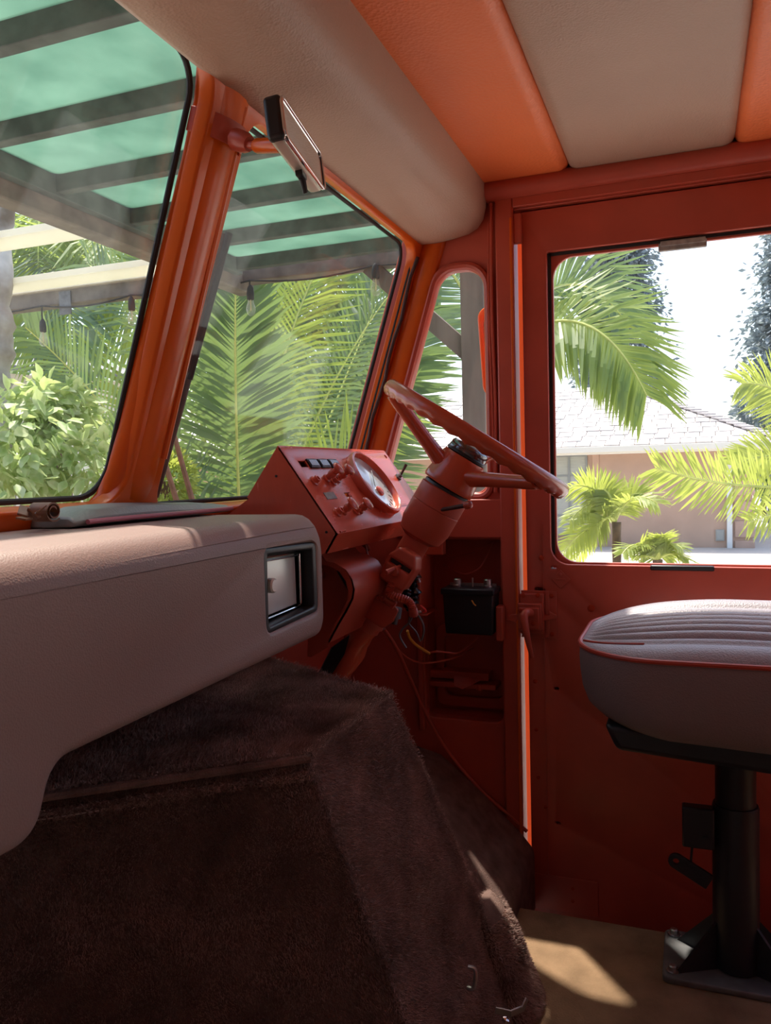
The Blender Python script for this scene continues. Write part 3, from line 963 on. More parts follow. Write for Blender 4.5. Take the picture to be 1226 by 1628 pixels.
def pile(name, quads, n, ln, m, parent, comb, extra=(), lift=0.0):
    """short carpet fibres as real triangles over quads (list of 4 corner points)"""
    V = []
    areas = [((q[1] - q[0]).cross(q[3] - q[0])).length + ((q[1] - q[2]).cross(q[3] - q[2])).length for q in quads]
    tot = sum(areas)
    base, dirs, side = [], [], []
    for q, a in zip(quads, areas):
        k = int(n * a / tot)
        uv = rng.random((k, 2))
        Q = [np.array(x) for x in q]
        u, v = uv[:, :1], uv[:, 1:]
        P_ = Q[0] * (1 - u) * (1 - v) + Q[1] * u * (1 - v) + Q[2] * u * v + Q[3] * (1 - u) * v
        nn = np.cross(Q[1] - Q[0], Q[3] - Q[0])
        nn = nn / np.linalg.norm(nn)
        cm = np.array(comb)
        fld = np.stack([np.sin(P_[:, 0] * 37 + P_[:, 1] * 23), np.cos(P_[:, 1] * 41 + P_[:, 2] * 31), np.sin(P_[:, 2] * 29 + P_[:, 0] * 19)], 1)
        dd = nn * 1.0 + cm * 0.6 + fld * 0.30 + rng.normal(0, 0.28, (k, 3))
        base.append(P_ + nn * lift)
        dirs.append(dd)
    for e0, e1, k, out_ in extra:
        t = rng.random((k, 1))
        P_ = np.array(e0) * (1 - t) + np.array(e1) * t + rng.normal(0, 0.003, (k, 3))
        base.append(P_)
        dirs.append(np.array(out_) * 1.0 + rng.normal(0, 0.5, (k, 3)))
    Bs, Dr = np.concatenate(base), np.concatenate(dirs)
    Dr /= np.linalg.norm(Dr, axis=1, keepdims=True)
    L_ = ln * (0.6 + 0.8 * rng.random((len(Bs), 1)))
    sd = np.cross(Dr, rng.normal(0, 1, Dr.shape))
    sd /= np.linalg.norm(sd, axis=1, keepdims=True)
    wd = ln * 0.11
    V = np.empty((len(Bs) * 3, 3))
    V[0::3] = Bs - sd * wd
    V[1::3] = Bs + sd * wd
    V[2::3] = Bs + Dr * L_
    V -= np.array(wloc(parent))
    me = D.meshes.new(name)
    me.vertices.add(len(V))
    me.vertices.foreach_set('co', V.ravel())
    k = len(Bs)
    me.loops.add(3 * k)
    me.loops.foreach_set('vertex_index', np.arange(3 * k, dtype=np.int32))
    me.polygons.add(k)
    me.polygons.foreach_set('loop_start', np.arange(0, 3 * k, 3, dtype=np.int32))
    me.polygons.foreach_set('loop_total', np.full(k, 3, dtype=np.int32))
    me.update(calc_edges=True)
    o = link(name, me, m, parent)
    o['kind'] = 'stuff'
    return o


ev = Vector((0, -0.6, 0.7))
pile('carpet_pile', [[TL, TR, FR_, FL], [bTL, bTR, TR, TL], [bFL, bTL, TL, FL], [bTR, bFR, FR_, TR]], 360000, 0.0048, PILE, ec, (0.2, -0.5, -0.25),
     [(TL, TR, 11000, (0.1, -0.5, 0.7)), (TL, FL, 9000, (-0.4, -0.2, 0.7)), (TL + Vector((-0.006, -0.006, -0.022)), FL + Vector((-0.006, -0.006, -0.022)), 7000, (-0.6, -0.4, 0.1)), (TR, FR_, 3000, (0.5, -0.2, 0.6)), (TR, bTR, 4000, (0.6, -0.5, 0)), (TL, bTL, 3500, (-0.5, -0.6, 0))])
for dz_ in (0.002, 0.022):
    MB().tube([TL.lerp(FL, k / 20) + Vector((-0.004, -0.004, -dz_)) for k in range(21)], 0.0055, 8).build('seam', CARPET, body)
MB().tube([TL.lerp(TR, k / 12) + Vector((0, -0.003, 0.001)) for k in range(13)], 0.003, 8).build('seam', CARPET, body)
sq = MB()
for i in range(26):
    a = TL.lerp(FL, 0.55 + 0.4 * i / 26) + Vector((-0.011, -0.008, -0.024))
    sq.box(a, (0.0045, 0.0012, 0.0012), (FL - TL).normalized(), (0, 0, 1), (FL - TL).normalized().cross(Vector((0, 0, 1))))
sq = sq.build('stitch', THREAD_P, body)
sq['kind'] = 'stuff'
# loose carpet flap with a staple and a metal clip at the lower right corner
fp = MB()
fA, fB, fC = onP(775, 1432, (0, 0.45, 0.7), (0, 1, -0.324)), onZ(806, 1462, 0.30), onZ(830, 1600, FZ)
rgs = []
for t, out_, thick in ((0, 0.004, 0.008), (0.12, 0.022, 0.022), (0.35, 0.032, 0.03), (0.65, 0.030, 0.03), (1, 0.036, 0.032)):
    z = 0.335 - 0.18 * t
    x = 1.285 + 0.02 * t
    y = 0.45 - 0.324 * (0.7 - z)
    rgs.append([(x + math.cos(a) * (0.03 + out_) , y - 0.005 + math.sin(a) * thick, z) for a in [2 * math.pi * k / 12 for k in range(12)]])
fp.loft(rgs)
fpo = fp.build('carpet_flap', CARPET, ec, angle=70)
fq = [[Vector(rgs[i][k]), Vector(rgs[i][(k + 1) % 12]), Vector(rgs[i + 1][(k + 1) % 12]), Vector(rgs[i + 1][k])] for i in range(4) for k in range(12)]
fq = [q if ((q[1] - q[0]).cross(q[3] - q[0])).dot(q[0] - Vector((1.30, 0.31, q[0].z))) > 0 else [q[1], q[0], q[3], q[2]] for q in fq]
pile('flap_pile', fq, 18000, 0.006, PILE, fpo, (0.1, -0.2, -0.5))
s_ = onP(748, 1554, (0, 0.44, 0.7), (0, 1, -0.324))
MB().tube(smoothpath([s_ + Vector((-0.005, 0.004, -0.013)), s_ + Vector((-0.004, -0.006, -0.011)), s_ + Vector((0.003, -0.007, 0.010)), s_ + Vector((0.004, 0.004, 0.013))], 5), 0.0032, 8).build('staple', STEEL, ec)
cl = MB()
k0, k1, k2, k3 = onZ(783, 1609, 0.225), onZ(806, 1614, 0.222), onZ(825, 1606, 0.222), onZ(831, 1592, 0.23)
for a, b in zip((k0, k1, k2), (k1, k2, k3)):
    d = (b - a).normalized()
    cl.box((a + b) / 2 + Vector((0, -0.006, 0.004)), ((b - a).length + 0.003, 0.003, 0.010), d, Vector((0, 0, 1)).cross(d).normalized(), d.cross(Vector((0, 0, 1)).cross(d).normalized()))
clo = cl.build('hose_clip', STEEL, ec, bevel=0.0008)
MB().lathe([(0.006, 0), (0.006, 0.006), (0.003, 0.008)], onZ(803, 1624, 0.222), (0, -0.5, 1), 6).build('clip_screw', CHROME, clo)

# ================================================================== INSTRUMENT PANEL
ip = thing('instrument_panel', 'orange sloping instrument panel box with round gauge behind the steering wheel', 'instrument panel', (1.45, 0.62, 0.92))
a0 = Vector((1.2, 0.641, 1.097))
a1 = Vector((1.2, 0.539, 0.953))
fn = Vector((0, -0.816, 0.578)).normalized()
fd = (a1 - a0).normalized()
boxp = [(0.641, 1.097), (0.539, 0.953), (0.560, 0.920), (0.70, 0.905), (0.775, 0.965), (0.703, 1.012)]
# left and right cheek, sloped face (with gauge hole), lip and rear slope
MB().prism([(1.2, y, z) for y, z in boxp], (0.004, 0, 0)).build('end_panel', ORANGE_DASH, ip)
MB().prism([(1.693, y, z) for y, z in boxp], (0.004, 0, 0)).build('end_panel', ORANGE_DASH, ip)
FL_ = 0.1765


def fpt(x, s, h=0.0):
    return a0 + Vector((x - 1.2, 0, 0)) + fd * s + fn * h


gx, gs = 1.483, 0.087
plate('face_panel', [(0, 0), (0.497, 0), (0.497, -FL_), (0, -FL_)], [circ(gx - 1.2, -gs, 0.066, 40),
      rpoly([(0.033, -0.041), (0.061, -0.041), (0.061, -0.028), (0.033, -0.028)], 0.001),
      [(0.131, -0.108), (0.156, -0.108), (0.156, -0.099), (0.131, -0.099)], circ(0.480, -0.014, 0.0055, 12)],
      a0 - fn * 0.004, (1, 0, 0), -fd, 0.004, ORANGE_DASH, ip, bevel=0.0008)
MB().prism([(1.2, 0.539, 0.953), (1.2, 0.560, 0.920), (1.2, 0.563, 0.922), (1.2, 0.542, 0.955)], (0.497, 0, 0)).build('lower_lip', ORANGE_DASH, ip)
MB().prism([(1.2, 0.641, 1.097), (1.2, 0.703, 1.012), (1.2, 0.706, 1.014), (1.2, 0.644, 1.100)], (0.497, 0, 0)).build('rear_panel', ORANGE_DASH, ip)
MB().bb(1.206, 1.69, 0.60, 0.70, 0.94, 0.99).build('inner_case', BLACK, ip)
for u, v in ((439, 757), (519, 846)):
    q = onX(u, v, 1.1995)
    MB().lathe([(0.0022, -0.001), (0.0022, 0.0006)], q, (-1, 0, 0), 10).build('screw_hole_shade', BLACK, ip)  # black disc stands in for the shade in a hole
# gauge
ga = MB().lathe([(0.066, -0.004), (0.073, 0.0), (0.0745, 0.010), (0.0725, 0.0155), (0.068, 0.0165), (0.0655, 0.013), (0.0655, -0.004)], fpt(gx, gs), fn, 44).build('gauge_bezel', ORANGE_DASH, ip, angle=50)
MB().lathe([(0.0655, -0.006), (0.0655, 0.0045), (0.060, 0.0050)], fpt(gx, gs), fn, 40).build('dial', DIAL, ga)
tk = MB()
for k in range(21):
    an = math.radians(-225 + 13.5 * k)
    e = Vector((1, 0, 0)) * math.cos(an) - fd * math.sin(an)
    tk.box(fpt(gx, gs, 0.0055) + e * 0.053, (0.010 if k % 2 == 0 else 0.006, 0.0012, 0.0006), e, fn.cross(e), fn)
tk = tk.build('dial_mark', LABELG, ga)
MB().box(fpt(gx + 0.012, gs - 0.012, 0.008), (0.05, 0.002, 0.001), (Vector((1, 0, 0)) - fd).normalized(), fn.cross((Vector((1, 0, 0)) - fd).normalized()), fn).build('dial_needle', LABELG, ga)
MB().lathe([(0.011, 0.002), (0.0108, 0.008), (0.008, 0.010), (0.003, 0.0105)], fpt(gx + 0.006, gs + 0.018), fn, 20).build('reset_knob', ORANGE_DASH, ga)
# indicator lenses, little labels
for x in (1.283, 1.327, 1.371):
    lf = MB().box(fpt(x, 0.0345, 0.001), (0.038, 0.019, 0.005), (1, 0, 0), fd, fn).build('indicator_frame', BLACK, ip, bevel=0.001)
    MB().box(fpt(x, 0.0345, 0.0035), (0.031, 0.012, 0.002), (1, 0, 0), fd, fn).build('lens', LENS_G, lf)
MB().box(fpt(1.267, 0.103, 0.0005), (0.041, 0.014, 0.001), (1, 0, 0), fd, fn).build('label_plate', LABELG, ip)
MB().box(fpt(1.578, 0.137, 0.0004), (0.05, 0.010, 0.0008), (1, 0, 0), fd, fn).box(fpt(1.578, 0.137, 0.0008), (0.044, 0.004, 0.0008), (1, 0, 0), fd, fn).build('label_plate', ORANGE_DASH, ip)
MB().box(fpt(1.35, 0.104, -0.001), (0.010, 0.006, 0.004), (1, 0, 0.2), fd, fn).build('broken_tab', ORANGE_DASH, ip)
# screw tag at the lower left corner
MB().tube([fpt(1.21, 0.1745, 0.001), fpt(1.222, 0.174, 0.003), fpt(1.232, 0.174, 0.001)], 0.002, 6).build('wire_tag', ORANGE_DASH, ip)


def pullknob(name, x, s, ln, r, tilt=0.0):
    ax = (fn + Vector((tilt, 0, 0))).normalized()
    k = MB().lathe([(0.0085, 0), (0.0085, 0.004), (0.0055, 0.005), (0.0055, ln * 0.35), (0.0075, ln * 0.36), (0.0075, ln * 0.6), (0.006, ln * 0.62), (r * 0.55, ln * 0.80), (r, ln * 0.87), (r * 1.04, ln * 0.93), (r * 0.93, ln), (r * 0.45, ln * 1.05), (0.001, ln * 1.06)], fpt(x, s), ax, 22).build(name, ORANGE_DASH, ip, angle=50)
    return k


pullknob('pull_knob', 1.294, 0.068, 0.034, 0.0125)
pullknob('pull_knob', 1.338, 0.070, 0.034, 0.0120)
pullknob('pull_knob', 1.273, 0.137, 0.027, 0.0135)
pullknob('pull_knob', 1.344, 0.139, 0.024, 0.0130)
for x, s in ((1.24, 0.072), (1.315, 0.074), (1.248, 0.138), (1.325, 0.139)):
    MB().lathe([(0.0095, 0), (0.0095, 0.003), (0.0065, 0.004), (0.0065, 0.011), (0.0035, 0.0115), (0.0035, 0.005)], fpt(x, s), fn, 16).build('switch_nut', ORANGE_DASH, ip, angle=50)
tg = MB().lathe([(0.0085, 0), (0.0085, 0.004), (0.005, 0.005), (0.005, 0.010)], fpt(1.663, 0.071), fn, 6).build('toggle_switch', GALV, ip)
MB().tube([fpt(1.663, 0.071, 0.008), fpt(1.672, 0.058, 0.030)], [0.0025, 0.0036], 8).build('toggle_lever', RUBBER_B, tg)
# tangle of wires hanging under the panel
wires = MB()
for k in range(16):
    x0 = 1.24 + 0.30 * random.random()
    x1 = x0 + random.uniform(-0.1, 0.12)
    zz = random.uniform(0.865, 0.905)
    wires.tube(smoothpath([(x0, 0.62 + 0.05 * random.random(), 0.925), ((x0 * 2 + x1) / 3, 0.60 + 0.05 * random.random(), zz), ((x0 + 2 * x1) / 3, 0.62 + 0.04 * random.random(), zz - 0.008), (x1, 0.64 + 0.05 * random.random(), 0.925)], 4), 0.0022, 5)
wo_ = wires.build('wire_tangle', mat('painted_wire', (0.30, 0.05, 0.025), 0.5), ip)
wo_['kind'] = 'stuff'

# ================================================================== STEERING COLUMN + WHEEL
CX = 1.47
WHEEL_N = ray(614, 609).cross(ray(904, 785)).normalized()
if WHEEL_N.z > 0:
    WHEEL_N = -WHEEL_N
AX = (onX(546, 1060, 1.428) - onX(735, 735, CX)).normalized()        # down the column
HC = onX(757, 697, CX)                                # centre of the rim
E1 = (Vector((1, 0, 0)) - AX * AX.x).normalized()
E2 = AX.cross(E1).normalized()
if E2.z < 0:
    E2 = -E2                                          # towards the front of the column
# the rim is turned a little from the column's axis
WA = Vector((-0.055, 0.502, -0.863)).normalized()
if WHEEL_N is not None:
    WA = WHEEL_N
W1 = (Vector((1, 0, 0)) - WA * WA.x).normalized()
W2 = WA.cross(W1).normalized()
if W2.z < 0:
    W2 = -W2
sw = thing('steering_wheel', 'orange painted three-spoke steering wheel with finger-grip rim', 'steering wheel', HC)
RW = (HC - CAM).length * math.sin(ray(614, 609).angle(ray(904, 785)) / 2) - 0.0135
rimp, rimr = [], []
rm = MB()
n = 144
for i in range(n):
    a = 2 * math.pi * i / n
    rm_c = HC + (W1 * math.cos(a) + W2 * math.sin(a)) * RW
    rad_ = W1 * math.cos(a) + W2 * math.sin(a)
    g = 0.0018 * math.cos(a * 36)
    for k in range(14):
        b = 2 * math.pi * k / 14
        ca, sb = math.cos(b), math.sin(b)
        rr_ = 0.0135 + (g if sb > 0.1 else 0.0) * max(sb, 0)
        rm.v.append(tuple(rm_c + rad_ * (ca * rr_) + WA * (sb * rr_ * 1.12)))
for i in range(n):
    for k in range(14):
        j = (i + 1) % n
        rm.f.append((i * 14 + k, i * 14 + (k + 1) % 14, j * 14 + (k + 1) % 14, j * 14 + k))
rm.build('rim', WHEELP, sw, angle=80)
HUB = HC + AX * 0.060
for ang in (0, 120, 240):
    a = math.radians(ang)
    e = W1 * math.cos(a) + W2 * math.sin(a)
    t = WA.cross(e).normalized()
    p0 = HUB + e * 0.038 + AX * 0.008
    p1 = HC + e * (RW - 0.006) + WA * 0.010
    rgs = []
    for s, wd, th in ((0, 0.022, 0.016), (0.25, 0.017, 0.0135), (0.6, 0.0145, 0.0125), (0.88, 0.015, 0.013), (1, 0.021, 0.012)):
        c = p0.lerp(p1, s)
        nd = (p1 - p0).normalized().cross(t).normalized()
        rgs.append([c + t * wd * math.cos(q) + nd * th * math.sin(q) for q in [2 * math.pi * k / 12 for k in range(12)]])
    MB().loft(rgs).build('spoke', WHEELP, sw, angle=70)
MB().lathe([(0.030, -0.020), (0.041, -0.019), (0.044, -0.012), (0.046, 0.010), (0.050, 0.030), (0.051, 0.040), (0.049, 0.044), (0.03, 0.045)], HUB, WA, 36).build('hub', WHEELP, sw, angle=50)
hb = MB().lathe([(0.036, -0.019), (0.0405, -0.021), (0.0405, -0.025), (0.038, -0.027), (0.035, -0.027)], HUB, WA, 36).build('horn_ring', BLACK, sw, angle=50)
MB().lathe([(0.0375, -0.024), (0.0385, -0.027), (0.0375, -0.038), (0.0345, -0.042), (0.031, -0.0425), (0.030, -0.040)], HUB, WA, 36).build('horn_button', DARKCH, hb, angle=50)
MB().lathe([(0.0395, -0.022), (0.0398, -0.0245), (0.0385, -0.0255)], HUB, WA, 36).build('horn_trim', CHROME, hb)
MB().lathe([(0.0312, -0.0395), (0.031, -0.0405), (0.015, -0.0405), (0.002, -0.0405)], HUB, WA, 30).build('horn_pad', RUBBER_B, hb)

sc_ = thing('steering_column', 'orange painted steering column running from hub down to foot well', 'steering column', HUB + AX * 0.35)


def cpt(s, x=0.0, o=0.0):
    """s along the column from the hub centre, x sideways, o towards the driver"""
    return HUB + AX * s + E1 * x - E2 * o


MB().lathe([(0.012, 0.043), (0.043, 0.050), (0.046, 0.052), (0.0485, 0.054), (0.0485, 0.088), (0.047, 0.089), (0.0487, 0.0905), (0.0485, 0.128), (0.042, 0.150), (0.030, 0.158)], HUB, AX, 40).build('upper_sleeve', ORANGE, sc_, angle=35)
MB().lathe([(0.030, 0.040), (0.045, 0.0465), (0.045, 0.055), (0.03, 0.056)], HUB, AX, 30).build('cancel_cam', BLACK, sc_)
ts = MB()
l0, l1 = onX(687, 813, CX - 0.045), onX(744, 803, CX - 0.075)
ts.tube([l0, l1], [0.0035, 0.0045], 10)
tso = ts.build('signal_lever', RUBBER_B, sc_)
dl = (l1 - l0).normalized()
MB().lathe([(0.002, -0.008), (0.0065, -0.006), (0.0075, 0), (0.0065, 0.006), (0.003, 0.008)], l1, dl, 16).build('lever_knob', ORANGE, tso)
MB().sphere(l0, (0.007, 0.007, 0.009)).build('lever_boot', RUBBER, tso)
MB().cyl(cpt(0.150), cpt(0.36), 0.0265, seg=32).build('column_tube', ORANGE, sc_)
# gear selector head on the near side of the tube
SP = onX(636, 903, 1.392)
dv_ = (SP - CAM).normalized()
nv = -(dv_ - AX * dv_.dot(AX)).normalized()
nv = (nv + AX.cross(nv) * 0.25).normalized()
tx_ = (-AX).cross(nv).normalized()
sh = thing('switch_head', 'orange ignition switch head with a small lever on the steering column', 'switch', SP)
plate('switch_body', rpoly([(-0.0271, -0.0354), (0.0271, -0.0354), (0.0295, 0.0142), (0.0177, 0.0354), (-0.0177, 0.0354), (-0.0295, 0.0142)], [0.008, 0.008, 0.008, 0.01, 0.01, 0.008], 5),
      [rpoly([(-0.0224, 0.001), (0.0224, 0.001), (0.0224, 0.009), (-0.0224, 0.009)], 0.0008, 2)], SP - nv * 0.034, tx_, -AX, 0.044, ORANGE, sh, bevel=0.006, bres=3, angle=50)
MB().box(SP + nv * -0.002 - AX * 0.005, (0.040, 0.012, 0.010), tx_, -AX, nv).build('switch_slot', BLACK, sh)
lv0 = SP + nv * 0.004 - AX * 0.004
lv1 = SP + nv * 0.034 + AX * 0.014 - tx_ * 0.010
MB().tube([lv0, lv0.lerp(lv1, 0.5), lv1], [0.0032, 0.0042, 0.005], 8).build('switch_lever', ORANGE, sh)
MB().lathe([(0.010, 0.0), (0.009, 0.012), (0.007, 0.014)], SP + nv * 0.006 + AX * 0.008 - tx_ * 0.002, nv, 16).build('lever_boss', ORANGE, sh)
MB().box(SP - AX * 0.0275 + nv * -0.008, (0.026, 0.012, 0.012), tx_, -AX, nv).build('torn_cap', TAPE, sh, bevel=0.002)
# flexible conduit
cdp = [SP + AX * 0.028 + nv * 0.004 + tx_ * 0.004, SP + AX * 0.050 + nv * 0.006 + tx_ * 0.010, onX(648, 955, 1.385), onX(656, 968, 1.385), onX(658, 978, 1.39)]
cpth = smoothpath(cdp, 16)
MB().tube(cpth, [0.0075 + (0.0011 if i % 2 else -0.0006) for i in range(len(cpth))], 12).build('flexible_conduit', ORANGE, sh, angle=20)
# lower clamp and steering box shroud
lc0 = cpt(0.325)
MB().lathe([(0.0265, 0.300), (0.030, 0.300), (0.030, 0.348), (0.0265, 0.348)], HUB, AX, 32).build('clamp_ring', ORANGE, sc_, angle=35)
q = onX(600, 967, 1.398)
plate('clamp_plate', rpoly([(-0.034, -0.026), (0.030, -0.026), (0.040, -0.004), (0.038, 0.022), (-0.026, 0.026)], [0.004, 0.012, 0.012, 0.006, 0.010], 5), [], q, tx_, -AX, 0.008, ORANGE, sc_, bevel=0.0015)
MB().lathe([(0.008, 0), (0.008, 0.004), (0.0055, 0.005), (0.0055, 0.012)], onX(572, 974, 1.39), nv, 6).build('clamp_bolt', ORANGE, sc_)
MB().lathe([(0.008, -0.004), (0.008, 0.004), (0.003, 0.004), (0.003, 0.001)], onX(597, 941, 1.398), nv, 16).build('pivot_eye', ORANGE, sc_)
spp = []
s0_, s1_ = onX(600, 948, 1.388), onX(616, 957, 1.388)
for k in range(60):
    t = k / 59
    c = s0_.lerp(s1_, t)
    spp.append(c + nv * 0.0045 * math.cos(k * 1.1) + AX * 0.0045 * math.sin(k * 1.1))
MB().tube(spp, 0.0012, 5).build('return_spring', ORANGE, sc_)
MB().tube([onX(613, 952, 1.388), onX(628, 963, 1.388)], [0.006, 0.0075], 12).build('spring_pin', ORANGE, sc_)
# lower cover below clamp, crumpled
rgs = []
for i, s in enumerate([0.345 + 0.016 * k for k in range(13)]):
    c = cpt(s)
    rgs.append([c + (E1 * math.cos(a) + E2 * math.sin(a)) * (0.023 + 0.004 * math.sin(3 * a + i * 1.3) * (1 if math.cos(a) < 0.2 else 0.2)) for a in [2 * math.pi * k / 18 for k in range(18)]])
MB().loft(rgs).build('lower_jacket', WHEELP, sc_, angle=50)
# sheet bracket that carries the column
bc = [(1.25, u_, v_) for u_, v_ in ((512, 884), (520, 894), (535, 897), (550, 906), (560, 921), (564, 937), (562, 952), (552, 972), (540, 992), (524, 1022))]
near = [onX(u_, v_, 1.26) for _, u_, v_ in bc]
far = [p_ + Vector((0.15, 0.0, 0.0)) for p_ in near]
br = MB()
rgs = []
for a_, b_ in zip(near, far):
    rgs.append([a_, b_, b_ + Vector((0, 0.003, 0.002)), a_ + Vector((0, 0.003, 0.002))])
br.loft(rgs)
bro = br.build('column_bracket', ORANGE, sc_, angle=60)
fl_ = MB()
for i in range(len(near) - 1):
    a_, b_ = near[i], near[i + 1]
    cI = onX(535, 950, 1.26)
    fl_.hexa([a_, a_.lerp(cI, 0.0) + Vector((0, 0.0, 0.0)) + Vector((0, 0.012, -0.004)), b_ + Vector((0, 0.012, -0.004)), b_, a_ + Vector((0.002, 0, 0)), a_ + Vector((0.002, 0.012, -0.004)), b_ + Vector((0.002, 0.012, -0.004)), b_ + Vector((0.002, 0, 0))])
fl_.build('bracket_flange', ORANGE, bro)
# painted splash panel to the left of bracket and black plates for the shade in its gaps
tag_p = MB()
pts = [onX(u_, v_, 1.30) for u_, v_ in ((500, 893), (535, 903), (560, 945), (520, 1030), (495, 1045))]
tag_p.prism(pts, (0.004, 0.01, 0))
spl = tag_p.build('splash_panel', ORANGE, sc_)
pts = [onX(u_, v_, 1.285) for u_, v_ in ((532, 899), (550, 909), (560, 925), (563, 940), (561, 951), (552, 935), (542, 917))]
MB().prism(pts, (0.003, 0.003, 0)).build('gap_shade', BLACK, sc_)
pts = [onX(u_, v_, 1.40) for u_, v_ in ((528, 1030), (556, 1010), (548, 1040), (520, 1085), (500, 1085))]
MB().prism(pts, (0.003, 0.003, 0)).build('gap_shade', BLACK, sc_)

# ================================================================== ON THE SIDE WALL
# box duct between the column and the recess
du = MB()
A = lambda u, v: onX(u, v, 1.74)
du.bb(1.72, 1.80, A(672, 888).y - 0.0, A(640, 888).y + 0.03, A(680, 972).z, A(680, 884).z)
duo = du.build('duct_box', ORANGE, bevel=0.003)
tag(duo, 'orange sheet metal duct box on the side wall beside the steering column', 'duct')
MB().bb(1.712, 1.80, A(682, 970).y - 0.004, A(672, 970).y + 0.02, A(680, 974).z - 0.003, A(680, 974).z).build('duct_lip', ORANGE, duo, bevel=0.001)
MB().lathe([(0.012, 0), (0.011, 0.004), (0.006, 0.006)], onX(690, 872, 1.795), (-1, 0, 0), 14).build('bolt_head', BOLT, wr)
MB().bb(1.772, 1.80, A(697, 858).y, A(655, 858).y, onX(680, 882, 1.775).z, onX(680, 858, 1.775).z).build('mount_block', ORANGE, wr, bevel=0.002)

# black box with two round terminals
xb0, xb1 = 1.735, 1.80
yb0, yb1 = onX(784, 950, xb0).y, onX(703, 940, xb0).y
zb0, zb1 = onX(750, 1010, xb0).z, onX(700, 942, xb0).z
bx = thing('junction_box', 'black box with two metal posts on the side wall under the ledge', 'junction box', (1.77, (yb0 + yb1) / 2, zb0))
MB().hexa([(xb0 + 0.004, yb0 + 0.004, zb0), (1.80, yb0 + 0.004, zb0), (1.80, yb1 - 0.004, zb0), (xb0 + 0.004, yb1 - 0.004, zb0), (xb0, yb0, zb1), (1.80, yb0, zb1), (1.80, yb1, zb1), (xb0, yb1, zb1)]).build('case', BLACK, bx, bevel=0.004)
MB().bb(xb0 - 0.004, 1.803, yb0 - 0.003, yb1 + 0.003, zb1 - 0.004, zb1 + 0.010).build('lid', BLACKM, bx, bevel=0.003)
for u, v in ((728, 948), (776, 958)):
    y = onX(u, v, 1.77).y
    MB().lathe([(0.0105, 0), (0.0105, 0.004), (0.009, 0.005), (0.009, 0.016), (0.0072, 0.018), (0.002, 0.018)], (1.770, y, zb1 + 0.010), (0, 0, 1), 20).build('terminal_post', STEEL, bx)
MB().cyl((1.770, onX(752, 950, 1.77).y, zb1 + 0.01), (1.770, onX(752, 950, 1.77).y, zb1 + 0.030), 0.0022, seg=8).build('stud', STEEL, bx)
MB().bb(1.785, 1.79, yb0 + 0.004, yb1 - 0.004, zb1 + 0.010, zb1 + 0.016).build('bus_bar', STEEL, bx)
q = onX(753, 957, xb0 - 0.005)
MB().tube(smoothpath([q + Vector((0, 0.004, 0.003)), q + Vector((-0.002, 0.001, 0)), q + Vector((-0.002, -0.001, -0.004)), q + Vector((0, -0.005, -0.008))], 4), 0.0015, 6).build('wire_end', YELLOW, bx)
# small shelf below it with a torn plate
sh2 = thing('wall_bracket', 'small orange shelf bracket low on the side wall recess', 'bracket', (1.86, 0.5, 0.55))
MB().bb(1.84, 1.886, onX(780, 1075, 1.86).y, onX(673, 1075, 1.86).y, onX(720, 1076, 1.86).z, onX(720, 1064, 1.86).z).build('upper_rail', ORANGE, sh2, bevel=0.002)
MB().bb(1.83, 1.886, onX(793, 1085, 1.86).y, onX(673, 1085, 1.86).y, onX(720, 1088, 1.86).z, onX(720, 1080, 1.86).z).build('lower_rail', ORANGE, sh2, bevel=0.002)
MB().prism([onX(722, 1076, 1.825), onX(768, 1080, 1.825), onX(735, 1096, 1.815), onX(722, 1090, 1.815)], (0.003, 0, 0.002)).build('torn_plate', ORANGE, sh2)
MB().cyl(onX(762, 1088, 1.835), onX(762, 1097, 1.835), 0.007, seg=10).build('bolt', ORANGE, sh2)

# wires
wb_ = thing('wiring_bundle', 'black taped wiring bundle hanging beside the steering column', 'wiring', onX(655, 960, 1.60))
tp = smoothpath([onX(662, 912, 1.60), onX(656, 925, 1.60), onX(660, 942, 1.60), onX(656, 958, 1.60), onX(655, 972, 1.60)], 8)
MB().tube(tp, [0.010 + 0.003 * math.sin(k * 1.7) + 0.002 * math.sin(k * 0.9) for k in range(len(tp))], 10).build('taped_bundle', TAPE, wb_, angle=70)
tp = smoothpath([onX(648, 935, 1.63), onX(646, 950, 1.63), onX(652, 965, 1.63)], 6)
MB().tube(tp, [0.012 + 0.002 * math.sin(k * 2.1) for k in range(len(tp))], 10).build('taped_bundle', TAPE, wb_, angle=70)
for pts, m, r in (([(657, 972), (652, 988), (640, 1000), (636, 1012), (646, 1030)], GREYW, 0.0022), ([(655, 972), (650, 990), (662, 1005), (668, 1020)], GREYW, 0.0018), ([(661, 972), (672, 990), (674, 1005), (670, 1018)], GREYW, 0.002),
                  ([(668, 963), (677, 971), (672, 974)], REDW, 0.0026), ([(660, 974), (669, 972)], WHITEW, 0.0028), ([(658, 976), (663, 980)], WHITEW, 0.003), ([(664, 916), (668, 926)], WHITEW, 0.0022)):
    MB().tube(smoothpath([onX(u_, v_, 1.60) for u_, v_ in pts], 5), r, 6).build('loose_wire', m, wb_)
MB().cyl(onX(632, 966, 1.56), onX(629, 982, 1.56), 0.010, 0.011, 14).cyl(onX(629, 982, 1.56), onX(627, 992, 1.56), 0.0065, 0.006, 12).build('connector', GALV, wb_)
yw = thing('yellow_wire', 'yellow ended wire sagging across the lower side wall', 'wire', onX(690, 1035, 1.72))
MB().tube(smoothpath([onX(648, 1003, 1.66), onX(652, 1015, 1.68), onX(664, 1027, 1.70), onX(684, 1039, 1.72)], 6), 0.0032, 8).build('yellow_sleeve', YELLOW, yw)
